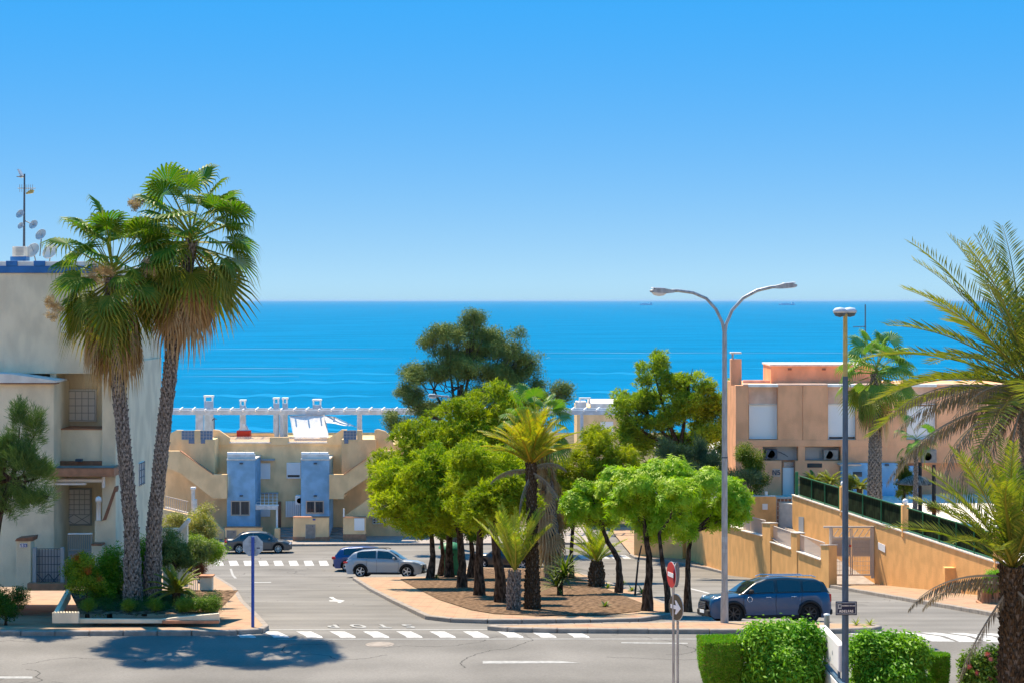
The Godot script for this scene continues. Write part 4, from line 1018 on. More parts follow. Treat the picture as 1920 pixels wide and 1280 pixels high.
	for k in 8: oc.append(Vector2(cos(TAU * (k + 0.5) / 8), sin(TAU * (k + 0.5) / 8)) * 0.335)
	part(s, "plate", prism(oc, 0.02), M.sign_back, P(473.5, 1023, d + 0.07))
	part(s, "face", prism(oc, 0.006), M.sign_red, P(473.5, 1023, d + 0.092))
	var tf := TextMesh.new(); tf.text = "STOP"; tf.font_size = 32; tf.pixel_size = 0.0075; tf.depth = 0.004; tf.font = font(true)
	part(s, "lettering", tf, M.white_paint, P(473.5, 1023, d + 0.102), Basis(Vector3.UP, PI))
	pbox(s, "sticker", M.sign_navy, 481, 1026, 487, 1028, d + 0.066, 0.004, 0.001)
	for y in [1015, 1031]: pbox(s, "clamp", M.galv, 468, y, 479, y + 2, d + 0.05, 0.03)
	# two signs before the main road: no entry pair and direction disc
	d = 42.0
	b = on(X(1263, d), d, 0.13)
	s = thing("no_entry_sign", "red no entry disc with white bar on a grey pole", "sign", b)
	part(s, "pole", tube([b, Vector3(b.x, P(0, 1054, d).y, b.z)], [0.03, 0.03], 10), M.galv, Vector3.ZERO)
	var disc := func(r: float, t: float) -> ArrayMesh: return tube([Vector3(0, 0, -t / 2), Vector3(0, 0, t / 2)], [r, r], 32)
	var t1 := Basis(Vector3.UP, deg_to_rad(-75))
	var c1 := P(1263, 1077, d) + t1 * Vector3(0, 0, 0.05)
	part(s, "disc", disc.call(0.295, 0.02), M.sign_red, c1, t1)
	part(s, "rim", disc.call(0.305, 0.012), M.sign_back, c1 - t1 * Vector3(0, 0, 0.004), t1)
	part(s, "bar", bb(Vector3(0.42, 0.10, 0.008), 0.002), M.white_paint, c1 + t1 * Vector3(0, 0, 0.013), t1)
	var t2 := Basis(Vector3.UP, deg_to_rad(72))
	var c2 := P(1271, 1077, d) + t2 * Vector3(0, 0, -0.03)
	part(s, "rear_disc", disc.call(0.29, 0.02), M.sign_navy, c2, t2)
	b = on(X(1271, d + 0.3), d + 0.3, 0.13)
	s = thing("direction_sign", "faded brown disc with white arrow pointing right on a grey pole", "sign", b)
	part(s, "pole", tube([b, Vector3(b.x, P(0, 1118, d).y, b.z)], [0.03, 0.03], 10), M.galv, Vector3.ZERO)
	var t3 := Basis(Vector3.UP, deg_to_rad(-63))
	var c3 := P(1268, 1138, d - 0.1)
	part(s, "disc", disc.call(0.295, 0.02), M.sign_brown, c3, t3); part(s, "rim", disc.call(0.31, 0.012), M.sign_back, c3 - t3 * Vector3(0, 0, 0.004), t3)
	part(s, "arrow", prism(PackedVector2Array([Vector2(-0.22, 0.045), Vector2(0.02, 0.045), Vector2(-0.03, 0.16), Vector2(0.03, 0.16), Vector2(0.22, 0), Vector2(0.03, -0.16), Vector2(-0.03, -0.16), Vector2(0.02, -0.045), Vector2(-0.22, -0.045)]), 0.006), M.white_paint, c3 + t3 * Vector3(0, 0, 0.017), t3)
	# white double board seen along its length
	s = thing("notice_board", "white double-deck notice board seen along its edge by the blue post", "sign", on(7.55, 43.0, 0.13))
	wbox(s, "upper_board", M.white_paint, Vector3(7.50, P(0, 1222, 44).y, -44.2), Vector3(7.66, P(0, 1171, 44.2).y, -41.6), 0.02)
	wbox(s, "lower_board", M.white_paint, Vector3(7.46, 0.35, -44.0), Vector3(7.62, P(0, 1240, 44).y, -40.2), 0.02)
	for z in [-43.8, -41.9]: wbox(s, "leg", M.post_blue, Vector3(7.54, 0.13, z), Vector3(7.60, P(0, 1218, 44).y, z - 0.06))
	wbox(s, "edge_strip", M.post_blue, Vector3(7.47, P(0, 1240, 44).y, -44.0), Vector3(7.61, P(0, 1240, 44).y + 0.04, -40.2), 0.005)
	for k in 2: part(s, "printed_mark", lathe(PackedVector2Array([Vector2(0.001, 0.004), Vector2(0.10 - k * 0.04, 0.0)]), 14), M.iron_grey, Vector3(7.497, P(0, 1206 + k * 8, 43).y, -43.2 + k * 0.8), Basis(Vector3.BACK, PI / 2))
	s = thing("bollard", "short grey metal bollard behind the white notice board", "bollard", on(X(1551, 46.2), 46.2))
	part(s, "tube", cyl(0.07, P(0, 1153, 46.2).y, 12), M.galv, s.position); part(s, "cap", lathe(PackedVector2Array([Vector2(0.08, 0), Vector2(0.08, 0.03), Vector2(0.001, 0.05)]), 12), M.white_paint, P(1551, 1153, 46.2))
	# lamp far behind the pines, recycling container, island litter basket
	d = 112.0
	b = on(X(846, d), d)
	s = thing("street_lamp", "single-armed street lamp showing above the far pines", "street lamp", b)
	part(s, "pole", tube([b, P(846, 748, d), P(840, 743, d), P(824, 742, d)], [0.1, 0.07, 0.06, 0.05], 10), M.galv, Vector3.ZERO)
	lamp_head(s, P(822, 742, d), Vector3(-1, 0.02, 0.1), true)
	s = thing("recycling_container", "green recycling container behind the pine trunks", "container", on(X(845, 104), 104, 0.14))
	part(s, "body", bb(Vector3(1.1, 1.5, 1.1), 0.06), M.bin_green, s.position + Vector3(0, 0.8, 0))
	part(s, "lid", lathe(PackedVector2Array([Vector2(0.72, 0), Vector2(0.6, 0.2), Vector2(0.25, 0.32), Vector2(0.001, 0.34)]), 12), M.bin_green, s.position + Vector3(0, 1.55, 0))
	part(s, "slot", bb(Vector3(0.4, 0.16, 0.03), 0.01), M.plastic, s.position + Vector3(0, 1.25, 0.56))

# ---------- plants ----------
func vcol(c: Color, j: float) -> Color:
	var f := 1.0 + rng.randf_range(-j, j)
	return Color(c.r * f, c.g * f, c.b * f)
func kite(v: PackedVector3Array, n: PackedVector3Array, a: Vector3, dir: Vector3, side: Vector3, l: float, w: float, sag := 0.0):
	var tip := a + dir * l - Vector3(0, sag, 0)
	var nn := dir.cross(side).normalized()
	if sag == 0.0:
		v.append_array([a + side * w, tip, a - side * w]); n.append_array([nn, nn, nn])
		return
	var m := a + dir * l * 0.45 - Vector3(0, sag * 0.25, 0)
	v.append_array([a, m + side * w, tip, a, tip, m - side * w])
	for k in 6: n.append(nn)
func rdir() -> Vector3:
	var y := rng.randf_range(-1, 1); var a := rng.randf() * TAU; var r := sqrt(1 - y * y)
	return Vector3(r * cos(a), y, r * sin(a))
func tuft_mesh(cnt: int, l: float, w: float, up: float) -> ArrayMesh:      # needles round several twig ends
	var v := PackedVector3Array(); var n := PackedVector3Array()
	for t in 5:
		var o := rdir() * 0.45; var ax := (rdir() + Vector3(0, up, 0)).normalized()
		for k in cnt / 5:
			var d := (rdir() * 0.9 + ax).normalized()
			kite(v, n, o + ax * rng.randf_range(-0.2, 0.3), d, d.cross(rdir()).normalized(), l * rng.randf_range(0.6, 1.1), w)
	return mesh_of(v, n)
func leaf_mesh(cnt: int, l: float, w: float, flat := 0.6) -> ArrayMesh:
	var v := PackedVector3Array(); var n := PackedVector3Array()
	for k in cnt:
		var o := rdir() * pow(rng.randf(), 0.4) * 0.7
		var d := rdir(); d.y *= 1.0 - flat * 0.7; d = d.normalized()
		var s := d.cross((Vector3.UP + rdir() * 0.8).normalized()).normalized()
		kite(v, n, o, d, s, l * rng.randf_range(0.6, 1.2), w, l * 0.25)
	return mesh_of(v, n)
func feather_mesh() -> ArrayMesh:          # drooping pinnate leaves of the acacia
	var v := PackedVector3Array(); var n := PackedVector3Array()
	for f in 4:
		var a := TAU * f / 4.0 + rng.randf_range(-0.6, 0.6); var el := rng.randf_range(-0.3, 0.8)
		var p := rdir() * 0.25
		for k in 6:
			var e := el - k * 0.22
			var d := Vector3(cos(a) * cos(e), sin(e), sin(a) * cos(e)); var s := d.cross(Vector3.UP).normalized()
			for q in [-1.0, 1.0]:
				var dir: Vector3 = (s * q + d * 0.6 + rdir() * 0.35 - Vector3(0, 0.2, 0)).normalized()
				kite(v, n, p, dir, (d + rdir() * 0.3).normalized(), 0.34 * sin(PI * (k + 1.5) / 8.5) + 0.06, 0.06)
			p += d * 0.2
	return mesh_of(v, n)
func spray_mesh() -> ArrayMesh:            # upright feathery shoots of the conifer
	var v := PackedVector3Array(); var n := PackedVector3Array()
	for f in 9:
		var ax := (rdir() * 0.6 + Vector3(0, 1, 0)).normalized(); var o := rdir() * 0.3
		for k in 9:
			var d := (ax * 1.2 + rdir() * 0.55).normalized()
			kite(v, n, o + ax * k * 0.08, d, d.cross(rdir()).normalized(), 0.34, 0.014)
	return mesh_of(v, n)
var CL := {}
func crown(par: Node3D, lobes: Array, cnt: int, clump: Mesh, mat: Material, size: float, ca: Color, cb: Color, shell := 0.5, called := "crown", sub := 7, gap := -0.33, fat := 1.0):
	# lobes: [centre (world), radii], each broken into smaller boughs; leaf clumps crowd towards the boughs' skins, gaps follow a noise
	var nz := FastNoiseLite.new(); nz.seed = rng.randi() % 1000; nz.frequency = 0.55
	var boughs := []
	for l in lobes:
		if sub == 0: boughs.append(l)
		for k in sub:
			var u := rdir()
			var f := rng.randf_range(0.24, 0.44) * fat
			boughs.append([l[0] + u * l[1] * rng.randf_range(0.35, 0.88), l[1] * f * Vector3(1.1, 0.85, 1.1)])
	var wsum := 0.0
	for l in boughs: wsum += l[1].x * l[1].y
	var origin := gpos(par)
	var arr := clump.surface_get_arrays(0)
	var cv: PackedVector3Array = arr[Mesh.ARRAY_VERTEX]; var cn: PackedVector3Array = arr[Mesh.ARRAY_NORMAL]
	var v := PackedVector3Array(); var n := PackedVector3Array(); var c := PackedColorArray()
	var one := PackedColorArray(); one.resize(cv.size())
	for l in boughs:
		var tone := rng.randf_range(-0.25, 0.25)
		for i in max(1, int(round(cnt * l[1].x * l[1].y / wsum))):
			var u := rdir()
			if u.y < -0.1 and rng.randf() < 0.5: u.y = -u.y
			var r := shell + (1.0 - shell) * pow(rng.randf(), 0.6)
			r *= 0.9 + 0.5 * nz.get_noise_3dv(u * 2.2 + l[0] * 0.7)
			var p: Vector3 = l[0] + u * l[1] * r
			if cnt > 100 and nz.get_noise_3dv(p * 2.3) < gap: continue
			var up := (Vector3.UP * 0.8 + u).normalized()
			var x := up.cross(rdir()).normalized()
			var bs := Basis(x, up, x.cross(up))
			v.append_array(Transform3D(bs * Basis.from_scale(Vector3.ONE * size * rng.randf_range(0.7, 1.3)), p - origin) * cv)
			n.append_array(Transform3D(bs, Vector3.ZERO) * cn)
			one.fill(ca.lerp(cb, clampf(0.5 + tone + rng.randf_range(-0.4, 0.4), 0, 1)))
			c.append_array(one)
	tris += v.size() / 3
	return part(par, called, mesh_of(v, n, c), mat, origin)
var tris := 0
func tree(called: String, label: String, cat: String, d: float, trunk: Array, rad: float, lobes_px: Array, cnt: int, clump: Mesh, size: float, ca: Color, cb: Color, opt := {}) -> Node3D:
	# trunk: pixel points from the ground up; lobes_px: [px, py, rx, ry, depth offset]
	var base := P(trunk[0][0], trunk[0][1], d)
	if opt.get("grounded", true): base = on(X(trunk[0][0], d), d, 0.1)
	var t := thing(called, label, cat, base, opt.get("group", ""))
	var pts := [base - Vector3(0, 0.25, 0)]; var rr := [rad * 1.35]
	for i in range(1, trunk.size()):
		pts.append(P(trunk[i][0], trunk[i][1], d)); rr.append(rad * (1.0 - 0.5 * float(i) / (trunk.size() - 1)))
	var fine := []; var fr := []
	for i in pts.size() - 1:
		for k in 4:
			var u := k / 4.0
			fine.append(pts[i].lerp(pts[i + 1], u) + (Vector3(rng.randf_range(-1, 1), 0, rng.randf_range(-1, 1)) * rad * 0.10 if i + k > 0 else Vector3.ZERO)); fr.append(lerpf(rr[i], rr[i + 1], u) * (1.25 if i == 0 and k == 0 else 1.0))
	fine.append(pts[-1]); fr.append(rr[-1])
	var tk := part(t, "trunk", tube(fine, fr, 10, 0.10), opt.get("bark", M.bark), Vector3.ZERO)
	var lobes := []
	for l in lobes_px:
		var off: float = l[4] if l.size() > 4 else rng.randf_range(-0.8, 0.8)
		var dd: float = d + off
		var c := P(l[0], l[1], dd)
		var rx: float = l[2] / F * dd * opt.get("grow", 1.0); var ry: float = l[3] / F * dd * opt.get("grow", 1.0)
		lobes.append([c, Vector3(rx, ry, rx * opt.get("deep", 1.0))])
		var a: Vector3 = pts[-1]
		if opt.has("fork") : a = pts[opt.fork]
		var m := a.lerp(c, 0.5) + Vector3(rng.randf_range(-0.3, 0.3), -0.15 * a.distance_to(c), rng.randf_range(-0.3, 0.3)) * 0.6
		part(tk, "limb", tube([a, m, c], [rad * 0.5, rad * 0.3, rad * 0.1], 7, 0.08), opt.get("bark", M.bark), Vector3.ZERO)
		for k in opt.get("twigs", 2):
			var e: Vector3 = c + rdir() * Vector3(rx, ry, rx) * 0.75
			part(tk, "branch", tube([m.lerp(c, 0.5), (m + e) * 0.5 + rdir() * 0.2, e], [rad * 0.2, rad * 0.13, rad * 0.05], 5), opt.get("bark", M.bark), Vector3.ZERO)
	crown(t, lobes, cnt, clump, opt.get("mat", M.needle), size, ca, cb, opt.get("shell", 0.5), "crown", opt.get("sub", 13), opt.get("gap", -0.28), opt.get("fat", 1.0))
	return t
func trees():
	CL.tuft = tuft_mesh(35, 0.50, 0.055, 0.6); CL.tuft_fine = tuft_mesh(35, 0.42, 0.04, 0.4)
	CL.leaf = leaf_mesh(46, 0.26, 0.07); CL.leaf_small = leaf_mesh(60, 0.16, 0.045); CL.feather = feather_mesh(); CL.spray = spray_mesh()
	CL.narrow = leaf_mesh(36, 0.36, 0.04, 0.2)
	var y1 := Color(0.20, 0.32, 0.012); var y2 := Color(0.55, 0.60, 0.02)
	tree("pine_tree", "round yellow-green pine with forked trunk nearest the silver car", "tree", 86, [[866, 1105], [866, 1060], [862, 1000], [850, 960]], 0.23, [[770, 908, 48, 38], [825, 885, 55, 38], [880, 870, 50, 36], [790, 945, 62, 34], [860, 930, 62, 38], [738, 935, 32, 32], [905, 925, 45, 40], [815, 960, 50, 26], [750, 965, 34, 24], [880, 965, 44, 22], [775, 985, 36, 16], [835, 982, 40, 18], [725, 905, 28, 34]], 3700, CL.tuft, 0.46, y1, y2, {"group": "pines on the island", "grow": 1.2, "gap": -0.14, "shell": 0.62})
	tree("pine_tree", "yellow-green pine on a straight brown trunk behind the young palm", "tree", 77.5, [[899, 1120], [898, 1060], [900, 1000], [905, 950]], 0.22, [[900, 880, 50, 40], [945, 870, 45, 42], [930, 920, 55, 40], [965, 905, 36, 40], [890, 930, 40, 34], [930, 965, 46, 22], [885, 975, 34, 18]], 2400, CL.tuft, 0.44, y1 * 0.95, y2 * 0.95, {"group": "pines on the island", "grow": 1.2, "gap": -0.14, "shell": 0.62})
	tree("pine_tree", "pine with a dark stout leaning trunk beside the young palm", "tree", 71.5, [[941, 1134], [938, 1085], [930, 1030], [925, 985]], 0.25, [[925, 945, 45, 28], [960, 935, 40, 30], [900, 955, 34, 24]], 900, CL.tuft, 0.42, y1 * 0.8, y2 * 0.8, {"group": "pines on the island", "grow": 1.2, "gap": -0.14, "shell": 0.62})
	tree("pine_tree", "broad yellow-green pine rising behind the round pine", "tree", 100, [[843, 1085], [842, 1020], [845, 940], [850, 880]], 0.22, [[800, 832, 52, 40], [860, 795, 55, 42], [748, 890, 40, 46], [925, 765, 48, 36], [870, 845, 70, 42], [790, 880, 55, 40], [930, 815, 50, 40], [975, 790, 40, 44]], 3300, CL.tuft, 0.5, y1 * 0.85, y2 * 0.85, {"group": "pines on the island", "grow": 1.2, "gap": -0.14, "shell": 0.62})
	tree("pine_tree", "olive-yellow pine on a thin dark trunk beside the yucca", "tree", 98, [[1072, 1086], [1071, 1040], [1075, 980], [1090, 920]], 0.13, [[1120, 840, 48, 42], [1085, 885, 42, 50], [1160, 880, 42, 42], [1110, 930, 55, 36], [1060, 930, 34, 40], [1140, 915, 45, 34], [1040, 960, 30, 30], [1045, 885, 34, 40]], 2700, CL.tuft_fine, 0.52, Color(0.20, 0.27, 0.012), Color(0.50, 0.52, 0.02), {"group": "pines on the island", "grow": 1.2, "gap": -0.14, "shell": 0.62})
	tree("pine_tree", "tall ragged green pine beside the salmon house", "tree", 121, [[1300, 1060], [1298, 980], [1290, 900], [1275, 840]], 0.35, [[1228, 705, 34, 40], [1195, 752, 40, 36], [1290, 725, 36, 44], [1335, 745, 32, 46], [1378, 790, 32, 60], [1250, 775, 60, 46], [1320, 810, 52, 50], [1195, 815, 40, 40], [1260, 850, 60, 45], [1370, 870, 36, 50], [1165, 770, 22, 26], [1210, 890, 40, 30], [1310, 890, 50, 30], [1385, 915, 30, 26]], 4000, CL.tuft, 0.54, Color(0.15, 0.26, 0.02), Color(0.44, 0.53, 0.03), {"grounded": false, "grow": 1.12, "gap": -0.26, "shell": 0.5})
	tree("casuarina_tree", "tallest dark airy tree standing against the sea", "tree", 128, [[856, 1026], [856, 900], [858, 800], [866, 720]], 0.32, [[885, 600, 24, 22], [838, 640, 46, 30], [890, 640, 50, 34], [945, 652, 42, 34], [800, 700, 48, 34], [860, 695, 60, 40], [950, 705, 46, 38], [770, 745, 30, 26], [742, 790, 28, 20], [800, 770, 40, 26], [905, 750, 50, 30], [1045, 735, 28, 22], [1005, 745, 30, 26], [982, 690, 30, 30]], 4900, CL.narrow, 0.50, Color(0.11, 0.17, 0.045), Color(0.27, 0.32, 0.07), {"mat": M.leaf_dull, "twigs": 5, "fat": 1.4, "gap": -0.25, "shell": 0.25, "grow": 1.08, "fork": 2, "bark": M.bark_grey})
	# acacias with bright feathery leaves
	var a1 := Color(0.20, 0.42, 0.010); var a2 := Color(0.50, 0.63, 0.03)
	var ao := {"mat": M.leaf, "group": "bright acacias on the island", "deep": 1.0, "shell": 0.25, "sub": 12, "gap": -0.10, "fat": 0.85}
	tree("acacia_tree", "bright green acacia with a low V-forked dark trunk", "tree", 80.5, [[1160, 1116], [1162, 1080], [1160, 1050], [1140, 1015], [1128, 985]], 0.17, [[1110, 930, 46, 30], [1082, 950, 28, 22], [1150, 912, 42, 30], [1130, 958, 46, 22], [1190, 960, 26, 20]], 1300, CL.feather, 0.46, a1, a2, ao)
	tree("acacia_tree", "bright green acacia with thick paired stems", "tree", 65.6, [[1212, 1150], [1216, 1100], [1218, 1055], [1212, 1005]], 0.19, [[1200, 905, 56, 32], [1250, 885, 56, 28], [1180, 945, 48, 28], [1230, 945, 52, 34], [1222, 985, 40, 20]], 1700, CL.feather, 0.40, a1, a2, ao)
	tree("acacia_tree", "bright green acacia on a slim leaning trunk by the no entry sign", "tree", 64.5, [[1255, 1156], [1250, 1100], [1242, 1050], [1236, 1000]], 0.12, [[1268, 925, 46, 36], [1255, 975, 38, 24]], 700, CL.feather, 0.40, a1, a2, ao)
	tree("acacia_tree", "bright green acacia on a straight trunk nearest the navy car", "tree", 67.5, [[1290, 1143], [1290, 1090], [1291, 1040], [1295, 1000]], 0.13, [[1305, 900, 58, 32], [1360, 925, 44, 34], [1300, 950, 50, 32], [1345, 960, 46, 26], [1388, 950, 26, 26], [1280, 985, 30, 18]], 1800, CL.feather, 0.40, a1, a2, ao)
	tree("juniper_tree", "blue-green juniper with pointed shoots between acacia and pine", "tree", 104, [[1290, 985], [1290, 930], [1290, 900]], 0.14, [[1250, 850, 13, 26], [1275, 860, 20, 24], [1310, 850, 14, 34], [1335, 868, 16, 26], [1300, 890, 46, 22], [1375, 905, 30, 16], [1405, 900, 24, 14]], 700, CL.spray, 0.5, Color(0.035, 0.085, 0.05), Color(0.085, 0.15, 0.085), {"grounded": false, "mat": M.leaf_dull})
	tree("garden_shrub", "yellow-green shrub below the salmon house corner", "shrub", 105, [[1410, 985], [1410, 930]], 0.08, [[1412, 870, 20, 26], [1396, 850, 14, 22], [1422, 900, 16, 20]], 330, CL.leaf_small, 0.5, Color(0.07, 0.13, 0.01), Color(0.22, 0.27, 0.02), {"grounded": false, "mat": M.leaf})
	for k in [[806, 1090, 98, 0.2, "small dark-leaved tree with slanting trunk by the silver car's nose", [[790, 985, 30, 18], [820, 975, 30, 20], [770, 968, 28, 18], [845, 985, 26, 16]]], [824, 1082, 102, 0.16, "small dark-leaved tree with reddish trunk before the green container", [[828, 985, 26, 18], [850, 975, 24, 18]]], [880, 1085, 99, 0.2, "small leafy tree deep in the island's shade", [[885, 985, 26, 18], [910, 975, 30, 18]]], [1030, 1085, 101, 0.24, "shaded tree behind the tall date palm", [[1040, 965, 36, 30], [1020, 940, 30, 30]]]]:
		tree("small_tree", k[4], "tree", k[2], [[k[0], k[1]], [k[0] + 6, 1040], [k[0] + 2, 995]], k[3], k[5], 620, CL.leaf, 0.42, Color(0.08, 0.19, 0.015), Color(0.24, 0.36, 0.02), {"mat": M.leaf, "grow": 1.45})
	# dead-twig trunk and thin stake between the acacias
	var st := thing("tree_stake", "thin dark stake leaning between the acacia trunks", "stake", on(X(1190, 78), 78, 0.16))
	part(st, "stick", tube([st.position - Vector3(0, 0.2, 0), P(1197, 1050, 78), P(1203, 1022, 78)], [0.05, 0.04, 0.03], 7), M.plastic, Vector3.ZERO); part(st, "tie", cyl(0.06, 0.05, 8), M.kerb, P(1197, 1052, 78))
	# feathery conifer before the cream house
	tree("conifer_tree", "feathery blue-green conifer with upright shoots before the cream house", "tree", 57.5, [[-22, 1120], [-18, 1040], [0, 960], [20, 900]], 0.16, [[36, 800, 12, 48, 0.0], [66, 812, 11, 50, 0.2], [12, 860, 22, 50, 0.1], [45, 880, 28, 50, -0.2], [74, 895, 16, 28, 0], [20, 935, 34, 30, 0.3], [62, 945, 26, 22, -0.3], [-30, 900, 40, 70, 0.2], [2, 965, 22, 16, 0], [88, 930, 12, 8, -0.4]], 1500, CL.spray, 0.34, Color(0.06, 0.14, 0.04), Color(0.20, 0.30, 0.06), {"mat": M.leaf_dull, "shell": 0.15, "sub": 0, "gap": -0.2})
	# scattered small plants of the island
	var n := 0
	for k in [[1140, 1098, 85, 0.35], [1205, 1108, 79, 0.45], [1185, 1100, 82, 0.3], [818, 1088, 98, 0.35], [1135, 1135, 68, 0.28], [1168, 1088, 90, 0.3]]:
		var p := on(X(k[0], k[2]), k[2], 0.16)
		var s := thing("spiky_plant", "low spiky plant on the island soil, %s" % ["beside the stout palm", "at the foot of the leaning stake", "between the V-forked acacia and the stake", "by the small tree nearest the silver car", "a thin yellow seedling near the kerb", "behind the V-forked acacia"][n], "plant", p, "low plants on the island"); n += 1
		rosette(s, p, 16, k[3], 0.05, Color(0.10, 0.16, 0.06), Color(0.2, 0.24, 0.08))

func rosette(par: Node3D, at: Vector3, cnt: int, l: float, w: float, ca: Color, cb: Color, called := "leaf"):
	for k in 4:
		pass
	for i in cnt:
		var el := lerpf(1.35, -0.05, pow(float(i) / cnt, 0.8)) + rng.randf_range(-0.1, 0.1); var az := i * 2.4 + rng.randf_range(-0.3, 0.3)
		var m := blade(l * rng.randf_range(0.8, 1.1), w, 0.25, ca.lerp(cb, rng.randf()))
		part(par, called, m, M.leaf, at, Basis(Vector3.UP, az) * Basis(Vector3.BACK, el))
var blades := {}
func blade(l: float, w: float, bend: float, c: Color) -> ArrayMesh:    # sword leaf along +x, shared by rounded size
	var key := "%.1f %.2f %d" % [l * 2.0, w, int(c.g * 40)]
	if blades.has(key): return blades[key]
	var v := PackedVector3Array(); var col := PackedColorArray()
	var n := 5
	for i in n:
		for s: float in [-1.0, 1.0]:
			var f := func(t: float, q: float) -> Vector3: return Vector3(l * t, -bend * l * t * t + 0.3 * w * q * sin(PI * min(t + 0.15, 1.0)), s * q * w * sin(PI * clampf(t * 0.85 + 0.15, 0, 1)))
			var t0 := float(i) / n; var t1 := float(i + 1) / n
			v.append_array([f.call(t0, 0.0), f.call(t1, 0.0), f.call(t1, 1.0), f.call(t0, 0.0), f.call(t1, 1.0), f.call(t0, 1.0)])
	for i in v.size(): col.append(c)
	blades[key] = mesh_of(v, PackedVector3Array(), col)
	return blades[key]

# palm leaves, built for a given elevation so that they hang as gravity has them; heading +x
func feather_frond(l: float, el: float, bend: float, ca: Color, cb: Color, ll: float, dead := false) -> ArrayMesh:
	var v := PackedVector3Array(); var c := PackedColorArray()
	var seg := 13; var p := Vector3.ZERO; var pts := []; var tan_ := []
	for i in seg + 1:
		var t := float(i) / seg
		var e := el - bend * pow(t, 1.4)
		pts.append(p); tan_.append(Vector3(cos(e), sin(e), 0.06 * sin(t * 3.0)).normalized())
		p += tan_[i] * l / seg
	for i in seg:     # rachis, three-sided
		var t := float(i) / seg
		for k in 3:
			var a := TAU * k / 3; var b := TAU * (k + 1) / 3
			var r0 := 0.035 * (1 - t) + 0.006; var r1 := 0.035 * (1 - t - 1.0 / seg) + 0.006
			quad(v, pts[i] + Vector3(0, cos(a), sin(a)) * r0, pts[i] + Vector3(0, cos(b), sin(b)) * r0, pts[i + 1] + Vector3(0, cos(b), sin(b)) * r1, pts[i + 1] + Vector3(0, cos(a), sin(a)) * r1)
			for q in 6: c.append(cb * 0.9)
	var n := 46
	for i in n:
		var t := 0.12 + 0.88 * i / n
		var f := t * seg; var j := int(min(f, seg - 1)); var o: Vector3 = pts[j].lerp(pts[j + 1], f - j); var d: Vector3 = tan_[j]
		var up := Vector3(0, 0, 1).cross(d).normalized()
		if up.y < 0: up = -up
		var le := ll * (0.35 + 0.65 * sin(PI * pow(t, 0.75))) * rng.randf_range(0.85, 1.1)
		for s: float in [-1.0, 1.0]:
			var q := (d * 0.75 + Vector3(0, 0, s) * 0.75 + up * (0.35 if not dead else -0.1) + rdir() * 0.10).normalized()
			if dead: q = (q * 0.55 + Vector3(0, -0.75, 0) + rdir() * 0.15).normalized()
			var tip := o + q * le - Vector3(0, le * 0.12, 0); var m := o + q * le * 0.4
			var w := d * 0.022
			v.append_array([o, m + w, tip, o, tip, m - w])
			var col := ca.lerp(cb, clampf(rng.randf_range(-0.2, 0.6) + 0.3 * t, 0, 1))
			for k in 6: c.append(col)
	return mesh_of(v, PackedVector3Array(), c)
func fan_frond(pl: float, r: float, el: float, ca: Color, cb: Color, droop: float) -> ArrayMesh:
	var v := PackedVector3Array(); var c := PackedColorArray()
	var d0 := Vector3(cos(el), sin(el), 0)
	var e2 := el - 0.25 - droop * 0.25
	var hub := d0 * pl * 0.55 + Vector3(cos(e2), sin(e2), 0) * pl * 0.45
	var dd := Vector3(cos(e2 - 0.1), sin(e2 - 0.1), 0); var up := Vector3(0, 0, 1).cross(dd) * -1.0
	if up.y < 0: up = -up
	for k in 3:       # petiole
		var a := TAU * k / 3; var b := TAU * (k + 1) / 3
		quad(v, Vector3(0, cos(a), sin(a)) * 0.03, Vector3(0, cos(b), sin(b)) * 0.03, hub + Vector3(0, cos(b), sin(b)) * 0.015, hub + Vector3(0, cos(a), sin(a)) * 0.015)
		for q in 6: c.append(cb)
	var n := 22
	for i in n:
		var a := lerpf(-2.1, 2.1, float(i) / (n - 1)); var h := 2.1 / (n - 1) * 0.92
		var rr := r * (0.72 + 0.28 * cos(a * 0.7)) * rng.randf_range(0.92, 1.06)
		var f := func(ang: float, q: float) -> Vector3: return hub + (dd * cos(ang) + Vector3(0, 0, 1) * sin(ang)) * rr * q + up * (0.10 * rr * (abs(sin(ang)) - 0.2)) * q
		var ml: Vector3 = f.call(a - h, 0.55); var mr: Vector3 = f.call(a + h, 0.55); var mc: Vector3 = f.call(a, 0.56) + up * 0.03 * r
		var g := Vector3(0, -1, 0) * rr * (0.14 + droop * 0.34)
		var q1: Vector3 = f.call(a, 0.82) + g * 0.45; var tip: Vector3 = f.call(a, 0.98 - droop * 0.10) + g * 1.5 + rdir() * 0.03
		var s: Vector3 = (mr - ml) * 0.24
		v.append_array([hub, ml, mc, hub, mc, mr, ml, q1 - s, mc, mc, q1 - s, q1 + s, mc, q1 + s, mr, q1 - s, tip, q1 + s])
		var col := ca.lerp(cb, rng.randf_range(0.0, 0.35))
		for k in 12: c.append(col)
		for k in 3: c.append(col.lerp(cb, 0.35))
		for k in 3: c.append(col.lerp(cb, 0.8))
	return mesh_of(v, PackedVector3Array(), c)
